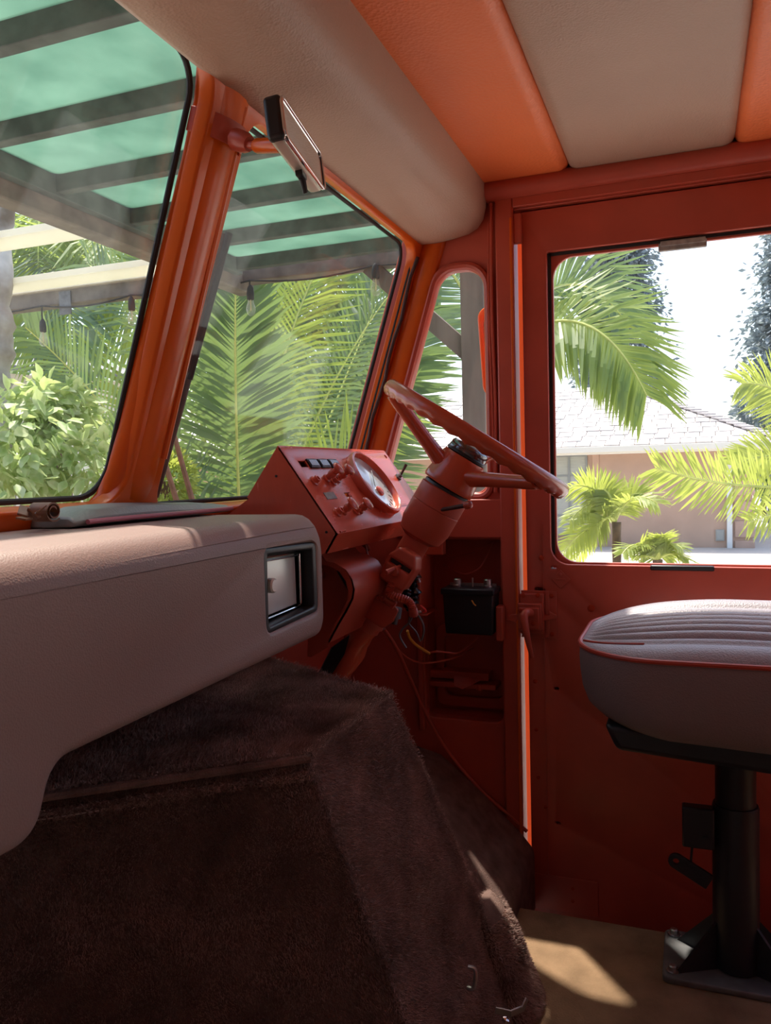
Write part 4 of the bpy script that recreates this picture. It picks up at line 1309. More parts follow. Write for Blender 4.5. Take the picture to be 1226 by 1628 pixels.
MB().tube(smoothpath([onX(683, 1038, 1.72), onX(694, 1036, 1.72), onX(710, 1037, 1.74), onX(728, 1038, 1.76), onX(745, 1026, 1.80), onX(760, 1013, 1.80)], 6), 0.0022, 8).build('painted_wire', ORANGE, yw)
lw = MB().tube(smoothpath([onX(610, 1000, 1.58), onX(630, 1030, 1.64), onX(655, 1085, 1.72), onX(685, 1150, 1.77), onX(720, 1205, 1.785), onX(770, 1262, 1.785), onX(815, 1300, 1.785), onX(838, 1322, 1.785)], 6), 0.0042, 8).build('long_cable', ORANGE)
tag(lw, 'long orange painted cable running down the wall to the door sill', 'cable')
l2 = MB().tube(smoothpath([onX(612, 1003, 1.6), onX(640, 1040, 1.68), onX(665, 1053, 1.72), onX(690, 1053, 1.74), onX(725, 1045, 1.78), onX(752, 1030, 1.86)], 6), 0.0022, 6).build('thin_cable', ORANGE)
tag(l2, 'thin orange painted cable looping below the black junction box', 'cable', 'thin painted cables on the side wall')
l3 = MB().tube(smoothpath([onX(705, 897, 1.87), onX(728, 910, 1.84), onX(745, 912, 1.84), onX(765, 900, 1.85), onX(786, 862, 1.87)], 6), 0.002, 6).build('thin_cable', ORANGE)
tag(l3, 'thin orange painted cable hanging inside the recess above the black box', 'cable', 'thin painted cables on the side wall')
l4 = MB().tube(smoothpath([onX(705, 888, 1.87), onX(735, 882, 1.86), onX(760, 874, 1.86), onX(784, 860, 1.87)], 6), 0.002, 6).build('thin_cable', ORANGE)
tag(l4, 'straight thin orange painted cable along the top of the recess', 'cable', 'thin painted cables on the side wall')

# ================================================================== REAR-VIEW MIRROR
mr_ = thing('rear_view_mirror', 'interior rear-view mirror on an orange arm clamped to the centre pillar', 'mirror', onW(395, 225, -0.04))
mc = atT(483, 232, 1.07)
mx = (atT(512, 281, 1.155) - atT(450, 193, 1.0)).normalized()          # long axis
mzv = Vector((-0.02, 0.12, 1)).normalized()
mn = mx.cross(mzv).normalized()
if mn.y > 0:
    mn = -mn
mzv = mn.cross(mx).normalized()
if mzv.z < 0:
    mzv = -mzv
ml = (atT(516, 286, 1.16) - atT(447, 190, 1.0)).length
exm, eym = mx, mzv
nn_ = exm.cross(eym)
sg = 1 if nn_.dot(mn) > 0 else -1
oc = rpoly([(-ml / 2, -0.029), (ml / 2, -0.029), (ml / 2, 0.029), (-ml / 2, 0.029)], 0.012, 6)
plate('mirror_case', oc, [], mc - nn_ * sg * (0.022 if sg > 0 else 0.0), exm, eym, 0.022, MIRRBACK, mr_, bevel=0.007, bres=4, angle=60)
plate('mirror_glass', rpoly([(-ml / 2 + 0.005, -0.0245), (ml / 2 - 0.005, -0.0245), (ml / 2 - 0.005, 0.0245), (-ml / 2 + 0.005, 0.0245)], 0.009, 6), [], mc + mn * 0.0005 - (nn_ * 0.001 if sg > 0 else nn_ * 0.0), exm, eym, 0.001, MIRROR, mr_)
plate('mirror_rim', oc, [rpoly([(-ml / 2 + 0.004, -0.025), (ml / 2 - 0.004, -0.025), (ml / 2 - 0.004, 0.025), (-ml / 2 + 0.004, 0.025)], 0.009, 6)], mc - nn_ * 0.003, exm, eym, 0.006, CHROME, mr_, bevel=0.001)
MB().box(mc - mx * (ml / 2 - 0.006) - mn * 0.011, (0.016, 0.0235, 0.056), mx, mn, mzv).build('end_cap', BLACK, mr_, bevel=0.006, bseg=4)
MB().box(mc + mx * (ml / 2 - 0.003) - mn * 0.008, (0.008, 0.019, 0.052), mx, mn, mzv).build('end_cap', BLACK, mr_, bevel=0.003)
db = mc + mx * 0.012 - mzv * 0.030 - mn * 0.012
MB().box(db, (0.020, 0.010, 0.012), mx, mn, mzv).tube([db - mzv * 0.004 + mx * 0.004, db - mzv * 0.022 + mx * 0.012], [0.005, 0.0035], 8).build('dip_lever', BLACK, mr_, bevel=0.001)
b0 = atT(446, 231, 1.035)
a_end = atT(405, 232, 1.06)
MB().tube([a_end, a_end.lerp(b0, 0.1), b0], [0.007, 0.0095, 0.0095], 14).build('arm', ORANGE_GLOSS, mr_)
MB().sphere(b0 + (b0 - a_end).normalized() * 0.006, 0.0105).build('ball_joint', RUBBER, mr_)
# clamp band round the pillar + ear
pc = onW(355, 222)
zc = pc.z
cc = Vector((0.984, WK - WM * zc, zc))
bnd = []
for k in range(22):
    a = math.radians(-10 + 200 * k / 21)
    d_ = Vector((1, 0, 0)) * (0.044 * math.cos(a)) + Vector((0, -0.95, -0.31)) * (0.040 * max(math.sin(a), -0.2))
    bnd.append(cc + d_)
bm_ = MB()
bm_.loft([[p_ - ez * 0.016, p_ + ez * 0.016, p_ + ez * 0.016 + (p_ - cc).normalized() * 0.0035, p_ - ez * 0.016 + (p_ - cc).normalized() * 0.0035] for p_ in bnd])
bm_.build('clamp_band', ORANGE, mr_, bevel=0.001)
e0 = atT(376, 222, 1.08)
MB().tube([e0, atT(389, 226, 1.07), atT(397, 229, 1.065)], [0.015, 0.014, 0.010], 10).build('clamp_ear', ORANGE, mr_)
MB().tube([atT(393, 229, 1.066), atT(408, 232, 1.058)], 0.0055, 10).build('swivel', ORANGE, mr_)

# ================================================================== DRIVER'S SEAT
seat = thing('driver_seat', 'grey vinyl pedestal driver seat with fluted cushion and red piping', 'seat', (1.52, -0.07, FZ))
X0, X1, Y0, Y1 = 1.305, 1.735, -0.30, 0.185
scx, scy = (X0 + X1) / 2, (Y0 + Y1) / 2
hx, hy = (X1 - X0) / 2, (Y1 - Y0) / 2


def seat_outline(n, kx, ky, r=0.14):
    o_ = rpoly([(-hx * kx, -hy * ky), (hx * kx, -hy * ky), (hx * kx, hy * ky), (-hx * kx, hy * ky)], [0.05, 0.05, r, r], 10)
    return o_


def ztop(x, y):
    u_, v_ = (x - scx) / hx, (y - scy) / hy
    du_, dv_ = max(0, 1 - abs(u_) ** 3.2), max(0, 1 - max(v_, -0.3 if v_ < 0 else v_) ** 4 if v_ > 0 else 1)
    z = 0.746 + 0.050 * (du_ ** 0.6) * (dv_ ** 0.55)
    if abs(u_) < 0.62:
        k = (0.62 - abs(u_)) / 0.62
        env = min(1, k * 6) * (min(1, (0.80 - v_) * 5) if v_ < 0.80 else 0)
        z += env * (0.010 * abs(math.sin((u_ + 0.62) / 1.24 * math.pi * 9)) - 0.010)
    elif u_ > 0.62:
        z += 0.012 * math.sin(min(1, (u_ - 0.62) / 0.38) * math.pi) * (dv_ ** 0.5)
    else:
        z += 0.004 * math.sin(min(1, (-u_ - 0.62) / 0.38) * math.pi) * (dv_ ** 0.5)
    return z


base_o = seat_outline(0, 1, 1)
No = len(base_o)
rgs = []
for k, z in ((0.80, 0.598), (0.90, 0.604), (0.955, 0.622), (0.985, 0.650), (1.0, 0.690), (1.005, 0.72), (1.0, 0.742), (0.994, 0.747)):
    zz = z
    rgs.append([(scx + px * k, scy + py * (k if py > 0 else 1), zz + (0.747 - zz) * 0.24 * max(0, (py + 0.05) / (hy + 0.05)) ** 1.5) for px, py in base_o])
MB().loft(rgs).build('cushion_side', VINYL_SIDE, seat, angle=80)
tm = MB()
rings = []
for k in [1 - (i / 40) for i in range(40)]:
    k2 = k
    rings.append([(scx + px * k2 * 0.994, scy + py * k2 * 0.994, ztop(scx + px * k2 * 0.994, scy + py * k2 * 0.994) if i_ >= 0 else 0) for i_, (px, py) in enumerate(base_o)])
# regular grid clipped to the outline gives clean flutes
gxn, gyn = 110, 40
idx = {}
tv, tf = [], []


def inside_lim(y):
    """half width of the outline at depth y"""
    v_ = y - scy
    rr_ = 0.14
    if v_ > hy - rr_:
        d_ = v_ - (hy - rr_)
        return hx - rr_ + math.sqrt(max(rr_ * rr_ - d_ * d_, 0))
    return hx


for j in range(gyn + 1):
    tt = j / gyn
    y = Y0 + (Y1 - Y0) * (1 - (1 - tt) ** 1.6)
    hw = max(inside_lim(y), 0.004) * 0.996
    for i in range(gxn + 1):
        u_ = -1 + 2 * i / gxn
        x = scx + hw * u_
        ue = u_
        z = 0.746
        vv_ = (y - scy) / hy
        edge = (1 - abs(u_) ** 2.6) ** 0.8 if abs(u_) < 1 else 0
        fr_ = max(0.0, 1 - max(0, (vv_ + 0.1) / 1.1) ** 2.0) ** 0.75
        xr = (x - scx) / hx
        z += 0.040 * edge * fr_
        env = min(1, max(0, (u_ + 0.80) * 12)) * min(1, max(0, (0.58 - u_) * 12)) * min(1, max(0, (0.95 - vv_) * 7))
        z += env * (0.015 * abs(math.sin((u_ + 0.80) / 1.38 * math.pi * 8)) ** 0.7 - 0.013)
        if u_ > 0.58:
            z += 0.020 * math.sin(((u_ - 0.58) / 0.42) ** 0.8 * math.pi) * fr_
        elif u_ < -0.76:
            z += 0.004 * math.sin((-u_ - 0.76) / 0.24 * math.pi) * fr_
        tv.append((x, y, z))
for j in range(gyn):
    for i in range(gxn):
        a_ = j * (gxn + 1) + i
        tf.append((a_, a_ + 1, a_ + gxn + 2, a_ + gxn + 1))
MB().add(tv, tf).build('cushion_top', VINYL_G, seat, angle=80)
MB().tube([(scx + px, scy + py, 0.747) for px, py in base_o], 0.0042, 8, closed=True).build('piping', PIPE_R, seat)
pp = []
for j in range(4, gyn - 2):
    pp.append(Vector(tv[j * (gxn + 1) + 13]) + Vector((0, 0, 0.001)))
MB().tube(pp[20:], 0.0022, 6).build('top_piping', PIPE_R, seat)
MB().hexa([(1.35, -0.30, 0.556), (1.70, -0.30, 0.556), (1.70, 0.118, 0.585), (1.35, 0.118, 0.585), (1.35, -0.30, 0.60), (1.70, -0.30, 0.60), (1.70, 0.138, 0.628), (1.35, 0.138, 0.628)]).build('seat_pan', BLACKM, seat, bevel=0.010, bseg=3)
PX, PY = 1.515, -0.069
MB().cyl((PX, PY, 0.44), (PX, PY, 0.555), 0.0335, seg=30).build('upper_post', BLACKM, seat)
MB().lathe([(0.0385, 0.0), (0.0385, 0.285), (0.0365, 0.290)], (PX, PY, 0.165), (0, 0, 1), 30).build('pedestal_tube', BLACKM, seat, angle=40)
MB().bb(PX - 0.035, PX - 0.010, PY + 0.035, PY + 0.088, 0.380, 0.452).build('clamp_bracket', BLACKM, seat, bevel=0.003)
MB().lathe([(0.005, 0), (0.005, 0.003)], (PX - 0.035, PY + 0.05, 0.40), (-1, 0, 0), 8).build('bolt', BLACKM, seat)
e0, e1 = onX(1075, 1370, PX - 0.03), onX(1140, 1412, PX - 0.03)
dv = (e1 - e0).normalized()
up_ = dv.cross(Vector((1, 0, 0))).normalized()
lo2 = rpoly([(0, -0.0135), ((e1 - e0).length, -0.0135), ((e1 - e0).length, 0.0135), (0, 0.0135)], [0.0133, 0.002, 0.002, 0.0133], 6)
plate('height_lever', lo2, [circ(0.013, 0, 0.0055, 14)], e0 - dv * 0.013, dv, dv.cross(Vector((-1, 0, 0))), 0.008, BLACKM, seat, bevel=0.001)
MB().cyl(onX(1101, 1342, PX - 0.025), onX(1098, 1376, PX - 0.025), 0.0022, seg=8).build('lever_rod', BLACKM, seat)
plate('base_plate', rpoly([(1.442, -0.20), (1.600, -0.20), (1.600, 0.053), (1.442, 0.053)], 0.012), [], (0, 0, FZ), (1, 0, 0), (0, 1, 0), 0.012, GALV, seat, bevel=0.003)
for dx, dy in ((-1, 1), (1, 1), (-1, -1), (1, -1)):
    d_ = Vector((dx * 0.55, dy * 1.0, 0)).normalized()
    t_ = Vector((-d_.y, d_.x, 0)) * 0.003
    c_ = Vector((PX, PY, 0))
    pts = [c_ + d_ * 0.030 + Vector((0, 0, 0.162)), c_ + d_ * 0.112 + Vector((0, 0, 0.162)), c_ + d_ * 0.030 + Vector((0, 0, 0.255))]
    MB().prism([p_ - t_ for p_ in pts], t_ * 2).build('gusset', BLACKM, seat)
for x, y in ((1.463, 0.036), (1.582, 0.036), (1.463, -0.18), (1.582, -0.18)):
    MB().lathe([(0.0115, 0.0), (0.0115, 0.0025), (0.0075, 0.003), (0.0075, 0.010), (0.005, 0.012)], (x, y, FZ + 0.012), (0, 0, 1), 8).build('base_bolt', STEEL, seat)

# ================================================================== OUTSIDE
GZ = lambda x: -0.50 - 0.0225 * x
gr = MB()
gr.add([(-60, -60, GZ(-2)), (2, -60, GZ(2)), (2, 90, GZ(2)), (-60, 90, GZ(-2)), (90, -60, GZ(40)), (90, 90, GZ(40))], [(0, 1, 2, 3), (1, 4, 5, 2)])
gro = gr.build('ground', CONC, recalc=False, smooth=False)
struct(gro)
bd = MB()
bedp = [(3.2, 2.2), (8, 1.2), (12, 4), (14, 14), (4, 14), (1.5, 7)]
bd.prism([(x, y, GZ(x) + 0.003) for x, y in bedp], (0, 0, 0.05))
bdo = bd.build('planting_bed', MULCH)
struct(bdo)
bd2 = MB().prism([(x, y, GZ(x) + 0.003) for x, y in [(6.5, -2.0), (10.5, -2.0), (10.5, 2.4), (6.5, 2.4)]], (0, 0, 0.06)).build('planting_bed', MULCH)
struct(bd2)

# added fence and roof, out of view, keep daylight off the passenger side
fc = thing('shade_fence', 'added unseen board fence shading the passenger side of the van', 'fence', (-1.0, 0, GZ(-1.0)))
for k in range(46):
    MB().bb(-1.02, -0.995, -3.4 + k * 0.15, -3.256 + k * 0.15, GZ(-1.0), 2.15).build('board', WOOD, fc)
cr = thing('shade_roof', 'added unseen board roof blocking sky between fence and van', 'roof', (-0.5, 0, 2.15))
for k in range(8):
    MB().bb(-1.10 + k * 0.15, -0.953 + k * 0.15, -3.4, 3.4, 2.152, 2.18).build('board', WOOD, cr)
for y_ in (-3.2, -1.0, 1.2, 3.2):
    MB().bb(-1.10, 0.10, y_ - 0.03, y_ + 0.03, 2.05, 2.15).build('rafter', WOOD, cr)

# ---- house
HX = 18.4
hg = GZ(HX)
eX, eZ = 17.9, 1.50
rX, rZ = 22.2, 3.16
yR = onX(1197, 860, HX).y
house = thing('house', 'single-storey tan stucco house with pale shingle roof beyond the driver window', 'house', (HX, 2, hg))
MB().bb(HX, 26, yR, 14, hg - 0.2, 1.52).build('wall', STUCCO, house)
hipR = Vector((rX, onX(985, 615, rX).y, rZ))
eR = Vector((eX, yR - 0.5, eZ))
eL = Vector((eX, 16, eZ))
rL = Vector((rX, 16, rZ))
bR = Vector((rX * 2 - eX, yR - 0.5, eZ))
rf = MB()
rf.add([eR, eL, rL, hipR, bR, Vector((rX * 2 - eX, 16, eZ))], [(0, 1, 2, 3), (0, 3, 4), (3, 2, 5, 4), (0, 4, 5, 1)])
rfo = rf.build('roof', SHDARK, house, smooth=False)
# shingles: rows up the slope, each its own piece
sl_v = (Vector((rX, 0, rZ)) - Vector((eX, 0, eZ)))
slen = sl_v.length
sdir = sl_v.normalized()
snrm = Vector((0, 1, 0)).cross(sdir).normalized()
if snrm.z < 0:
    snrm = -snrm
off0 = wloc(rfo)
meshes = []
for k in range(5):
    wdt = 0.29
    lg = 0.40
    th = (0.012, 0.02, 0.03, 0.016, 0.024)[k]
    a_, b_ = Vector((0, 1, 0)) * wdt / 2, sdir * lg
    pm = [-a_, a_, a_ + b_, b_ - a_]
    tpv = [q_ + snrm * (th if i_ < 2 else 0.004) for i_, q_ in enumerate(pm)]
    me = D.meshes.new('shingle')
    me.from_pydata([tuple(q_) for q_ in pm + tpv], [], [(3, 2, 1, 0), (4, 5, 6, 7), (0, 1, 5, 4), (1, 2, 6, 5), (2, 3, 7, 6), (3, 0, 4, 7)])
    bm = bmesh.new()
    bm.from_mesh(me)
    bmesh.ops.recalc_face_normals(bm, faces=bm.faces)
    bm.to_mesh(me)
    bm.free()
    me.materials.append(SHINGLE)
    meshes.append(me)
rows = 14
pitch_ = slen / rows
rest = MB()
count = 0
cand = []
for r in range(rows):
    t = r / rows
    ymin = eR.y + (hipR.y - eR.y) * (r + 0.6) / rows
    j = 0
    y = ymin + 0.15 - random.random() * 0.15
    while y < 15.8:
        cand.append((r, y))
        y += 0.305
cand.sort(key=lambda q_: (abs(q_[1] - 0.9)))
for i, (r, y) in enumerate(cand):
    pos = Vector((eX, y, eZ)) + sdir * (r * pitch_) + snrm * 0.006
    me = meshes[random.randrange(5)]
    if i < 290:
        o = D.objects.new('shingle', me)
        COL.objects.link(o)
        o.parent = rfo
        o.location = pos - off0
    else:
        rest.add([pos + v_.co for v_ in me.vertices], [tuple(p_.vertices) for p_ in me.polygons])
ro_ = rest.build('more_shingles', SHINGLE, rfo, smooth=False, recalc=False)
ro_['kind'] = 'stuff'
# hip caps
hd_ = (hipR - eR)
for k in range(24):
    c = eR.lerp(hipR, (k + 0.5) / 24) + Vector((0, 0, 0.045))
    d_ = hd_.normalized()
    s_d = Vector((-d_.y, d_.x, 0)).normalized()
    d2 = (d_ + Vector((0, 0, -0.12))).normalized()
    MB().box(c, (0.30, 0.26, 0.035), d2, s_d, d2.cross(s_d)).build('ridge_cap', SHINGLE, rfo, smooth=False)
MB().bb(eX - 0.10, eX + 0.02, eR.y - 0.06, 15.8, eZ - 0.13, eZ + 0.0).bb(eX - 0.02, eX + 0.05, eR.y - 0.06, 15.8, eZ - 0.17, eZ - 0.10).build('gutter', FASCIA, house, bevel=0.012)
MB().bb(eX + 0.02, 24, eR.y - 0.05, eR.y + 0.01, eZ - 0.13, eZ + 0.0).build('side_gutter', FASCIA, house)
for k in range(14):
    MB().bb(eX + 0.06 + k * 0.10, eX + 0.14 + k * 0.10, eR.y + 0.02, yR - 0.002, eZ - 0.10, eZ - 0.08).build('soffit_board', FASCIA, house)
MB().bb(eX + 0.04, HX - 0.001, yR, 15.8, eZ - 0.11, eZ - 0.09).build('soffit', FASCIA, house)
# downspout with an offset elbow
y1 = onX(1160, 800, HX - 0.06).y
y2 = onX(1164, 712, HX - 0.30).y
z_ = lambda v: onX(1160, v, HX - 0.06).z
MB().box((HX - 0.06, y1, (z_(745) + hg + 0.05) / 2), (0.09, 0.11, z_(745) - hg - 0.05)).build('downspout', WHITEP, house, bevel=0.015)
el = MB().hexa([(HX - 0.11, y1 - 0.055, z_(745)), (HX - 0.015, y1 - 0.055, z_(745)), (HX - 0.015, y1 + 0.055, z_(745)), (HX - 0.11, y1 + 0.055, z_(745)),
           (eX - 0.06, y2 - 0.055, z_(722)), (eX + 0.04, y2 - 0.055, z_(722)), (eX + 0.04, y2 + 0.055, z_(722)), (eX - 0.06, y2 + 0.055, z_(722))])
el.bb(eX - 0.06, eX + 0.04, y2 - 0.055, y2 + 0.055, z_(722), eZ - 0.1).build('downspout_elbow', WHITEP, house, bevel=0.01)
# quoins
for k, (v0, v1) in enumerate(((704, 724), (738, 755), (763, 788), (797, 822), (828, 855), (860, 888))):
    za, zb = onX(1180, v1, HX - 0.05).z, onX(1180, v0, HX - 0.05).z
    ya, yb = onX(1198, 800, HX - 0.05).y, onX(1168, 800, HX - 0.05).y
    MB().bb(HX - 0.055, HX + 0.4, ya - 0.03, yb, za, zb).build('quoin', QUOIN, house, bevel=0.02)
MB().bb(HX - 0.025, HX + 0.02, onX(950, 800, HX).y - 0.05, onX(950, 800, HX).y + 0.10, hg, 1.4).build('wall_band', QUOIN, house, bevel=0.01)
ya, yb, za, zb = onX(1152, 850, HX - 0.04).y, onX(1138, 850, HX - 0.04).y, onX(1140, 860, HX - 0.04).z, onX(1140, 842, HX - 0.04).z
MB().bb(HX - 0.05, HX, ya, yb, za, zb).bb(HX - 0.06, HX - 0.05, ya + 0.02, yb - 0.02, za + 0.02, zb - 0.02).build('vent_box', VENT, house, bevel=0.006)
# window on the front wall
wy0, wy1 = onX(933, 760, HX).y, onX(933, 760, HX).y + 1.25
wz0, wz1 = onX(905, 850, HX).z, onX(905, 725, HX).z
wn = MB()
for y in (wy0, wy0 + 0.38, wy0 + 0.80, wy1):
    wn.bb(HX - 0.05, HX + 0.01, y - 0.022, y + 0.022, wz0, wz1)
for k in range(5):
    z = wz0 + (wz1 - wz0) * k / 4
    wn.bb(HX - 0.045, HX + 0.01, wy0, wy1, z - 0.018, z + 0.018)
wno = wn.build('window', WINGREY, house)
pn = MB()
for i_, (a_, b_) in enumerate(((wy0, wy0 + 0.38), (wy0 + 0.38, wy0 + 0.80), (wy0 + 0.80, wy1))):
    for k in range(4):
        z = wz0 + (wz1 - wz0) * k / 4
        MB().bb(HX - 0.022, HX - 0.012, a_ + 0.022, b_ - 0.022, z + 0.018, z + (wz1 - wz0) / 4 - 0.018).build('pane', WINPANE, wno)
# coach lantern on the far side wall and gate
lt = thing('wall_lantern', 'small grey wall lantern at the right corner of the tan house', 'lantern', (HX + 0.1, onX(1206, 765, HX + 0.1).y, onX(1206, 775, HX + 0.1).z))
lp = wloc(lt)
MB().lathe([(0.05, 0), (0.09, 0.04), (0.11, 0.20), (0.05, 0.25), (0.01, 0.30)], lp, (0, 0, 1), 6).build('cage', GATE, lt)
MB().box(lp + Vector((0, 0.08, 0.1)), (0.04, 0.16, 0.04)).build('bracket', GATE, lt)
gt = thing('side_gate', 'grey green wooden gate at the right of the tan house', 'gate', (24, -3.5, GZ(24)))
for k in range(14):
    MB().bb(23.97, 24.03, -2.2 - 0.30 * k, -1.92 - 0.30 * k, GZ(24), 0.75).build('board', GATE, gt)


# ---- foliage helpers
def frond(parent, p0, p1, p2, L0, m, npair=46, droop=0.25, wid=0.016, spread=1.0, s0=0.12, plane=None):
    wid *= 0.75
    npair = int(npair * 1.25)
    p0, p1, p2 = Vector(p0), Vector(p1), Vector(p2)
    P_ = bez(p0, p1, p2, 26)
    ln = sum((P_[i + 1] - P_[i]).length for i in range(25))
    ro = MB().tube(P_, [0.016 * (1 - 0.85 * i / 25) + 0.002 for i in range(26)], 6).build('frond', RACHIS, parent)
    nrm0 = (p1 - p0).cross(p2 - p1)
    if plane is not None:
        nrm0 = Vector(plane)
    if nrm0.length < 1e-4:
        nrm0 = Vector((0, 0, 1)).cross(p2 - p0)
    vs_, fs_ = [], []
    for i in range(npair):
        t = s0 + (1 - s0) * (i + 0.5) / npair
        k = min(int(t * 25), 24)
        c = P_[k].lerp(P_[k + 1], t * 25 - k)
        T_ = (P_[k + 1] - P_[k]).normalized()
        S_ = (nrm0 - T_ * nrm0.dot(T_)).normalized()
        Nn = S_.cross(T_).normalized()
        L_ = L0 * (0.35 + 0.65 * math.sin(math.pi * min(1, (0.12 + t * 0.80))) ** 0.8) * random.uniform(0.85, 1.1)
        for sd_ in (-1, 1):
            d_ = (S_ * sd_ * spread * (1.15 - 0.5 * t) + T_ * (0.22 + 0.75 * t) + Nn * random.uniform(-0.22, 0.30)).normalized()
            d2 = (d_ + Vector((0, 0, -droop * random.uniform(0.5, 1.5)))).normalized()
            wv = T_.cross(d_).cross(d_).normalized() * wid * random.uniform(0.8, 1.2)
            b_ = len(vs_)
            mid = c + d_ * L_ * 0.45
            vs_ += [c - wv * 0.5, c + wv * 0.5, mid - wv, mid + wv, mid + d2 * L_ * 0.35 - wv * 0.7, mid + d2 * L_ * 0.35 + wv * 0.7, mid + d2 * L_ * 0.58]
            fs_ += [(b_, b_ + 1, b_ + 3, b_ + 2), (b_ + 2, b_ + 3, b_ + 5, b_ + 4), (b_ + 4, b_ + 5, b_ + 6)]
    lo_ = MB().add(vs_, fs_).build('leaflets', m, ro, recalc=False, smooth=False)
    lo_['kind'] = 'stuff'
    return ro


def leafcards(n, fn_, size, m, name, parent, aspect=0.5, flat=0.3):
    vs_, fs_ = [], []
    for i in range(n):
        c, d_ = fn_(i)
        d_ = (Vector(d_) + Vector([random.gauss(0, flat) for _ in range(3)])).normalized()
        s_ = Vector([random.gauss(0, 1) for _ in range(3)]).cross(d_).normalized()
        L_ = size * random.uniform(0.7, 1.3)
        wv = s_ * L_ * aspect * 0.5
        b_ = len(vs_)
        c = Vector(c)
        vs_ += [c, c + d_ * L_ * 0.5 + wv, c + d_ * L_, c + d_ * L_ * 0.5 - wv]
        fs_ += [(b_, b_ + 1, b_ + 2, b_ + 3)]
    o = MB().add(vs_, fs_).build(name, m, parent, recalc=False, smooth=False)
    o['kind'] = 'stuff'
    return o


# ---- palms
def palm(label, base, fronds, trunk=0.5, r=0.16, group=None):
    t = thing('palm_tree', label, 'palm', base, group or 'palms outside the van')
    b_ = Vector(base)
    if trunk > 0:
        MB().tube([b_ + Vector((0, 0, trunk * k / 7)) for k in range(8)], [r * (1.0 + 0.12 * (k % 2)) for k in range(8)], 10).build('trunk', PBARK, t)
    for f_ in fronds:
        frond(t, *f_[:3], **f_[3])
    return t


view = Vector((-_f.x, -_f.y, 0)).normalized()


def G(u, t):
    p_ = atT(u, 814, t)
    return Vector((p_.x, p_.y, GZ(p_.x)))


c = G(385, 6.6)
Cw = c + Vector((0, 0, 0.35))
fr_l = []
S = lambda L0=0.5, m=PALM_A, n=52, d=0.2, w=0.016, pl=None, sp=1.0, s0=0.12: dict(L0=L0, m=m, npair=n, droop=d, wid=w, plane=pl, spread=sp, s0=s0)
fr_l.append((Cw + Vector((0, 0, 0.05)), atT(368, 640, 6.0), atT(376, 400, 5.60), S(0.56, PALM_A, 66, 0.10, 0.030, RT)))
fr_l.append((Cw, atT(400, 560, 6.61), atT(560, 330, 6.61), S(0.62, PALM_B, 56, 0.25, 0.016, RT + UP * 0.4)))
fr_l.append((Cw, atT(470, 640, 6.84), atT(650, 430, 7.32), S(0.56, PALM_A, 50, 0.25, 0.016, UP)))
fr_l.append((Cw, atT(420, 560, 7.32), atT(470, 390, 7.55), S(0.62, PALM_Y, 56, 0.2, 0.017, RT)))  # yellow leaves stand in for sunlight on this frond
fr_l.append((Cw, atT(330, 560, 7.08), atT(140, 420, 7.32), S(0.62, PALM_A, 50, 0.3, 0.016, UP)))
fr_l.append((Cw, atT(250, 700, 6.37), atT(40, 520, 6.14), S(0.56, PALM_A, 50, 0.3, 0.016, UP)))
fr_l.append((Cw, atT(310, 600, 6.14), atT(250, 400, 6.14), S(0.58, PALM_A, 50, 0.2, 0.016, RT)))
fr_l.append((Cw, atT(480, 760, 6.37), atT(640, 640, 5.90), S(0.50, PALM_B, 44, 0.3, 0.015, UP)))
fr_l.append((Cw, atT(530, 640, 7.55), atT(600, 480, 8.02), S(0.62, PALM_A, 50, 0.2, 0.016, RT)))
fr_l.append((Cw, atT(300, 760, 5.90), atT(180, 700, 5.66), S(0.47, PALM_A, 40, 0.3, 0.015, UP)))
palm('large feathery palm with an upright central frond in front of right windshield', c, fr_l, 0.4, 0.2)
# tall palm behind, left, whose fronds hang down under the pergola
c = G(90, 9.0)
Cw = Vector((c.x, c.y, 3.1))
fl2 = []
for (u1, v1, t1, u2, v2, t2) in ((60, 150, 8.4, 60, 560, 7.8), (140, 240, 8.2, 230, 560, 7.6), (200, 240, 9.0, 330, 430, 8.8), (-40, 330, 8.6, -60, 560, 8.2), (120, 300, 8.0, 110, 620, 7.4), (180, 280, 9.4, 270, 640, 9.0), (20, 400, 8.4, 190, 690, 7.6)):
    fl2.append((Cw, atT(u1, v1, t1), atT(u2, v2, t2), S(0.75, random.choice([PALM_A, PALM_B, PALM_B]), 56, 0.5, 0.022, RT)))
palm('tall palm with long hanging fronds seen through the left windshield', c, fl2, 3.6, 0.16)
# another clump filling the right side of the right pane
c = G(520, 8.5)
Cw = c + Vector((0, 0, 0.5))
fl3 = []
for (u1, v1, t1, u2, v2, t2) in ((520, 500, 8.6, 480, 360, 8.6), (560, 560, 8.6, 620, 380, 8.8), (590, 640, 8.4, 700, 500, 8.6), (480, 620, 8.4, 420, 430, 8.6), (540, 540, 9.2, 560, 390, 9.4), (560, 690, 8.2, 660, 560, 8.0)):
    fl3.append((Cw, atT(u1, v1, t1), atT(u2, v2, t2), S(0.75, random.choice([PALM_A, PALM_B, PALM_A]), 60, 0.3, 0.024, RT + UP * random.uniform(-0.3, 0.6))))
palm('bushy palm clump behind the instrument panel through the right windshield', c, fl3, 0.5, 0.2)
# palm whose frond arcs into the top left of the door window
c = G(780, 6.8)
Cw = Vector((c.x, c.y, 1.95))
fl4 = [(Cw, atT(930, 420, 6.2), atT(1028, 628, 5.8), S(0.62, PALM_B, 70, 0.45, 0.018, RT + UP, s0=0.2)),
       (Cw, atT(900, 360, 6.8), atT(1000, 520, 6.8), S(0.60, PALM_A, 60, 0.45, 0.018, RT + UP, s0=0.2)),
       (Cw, atT(720, 360, 6.8), atT(640, 420, 6.8), S(0.6, PALM_A, 56, 0.4, 0.017, RT))]
palm('slim palm with an arching frond across the upper door window', c, fl4, 2.4, 0.11)
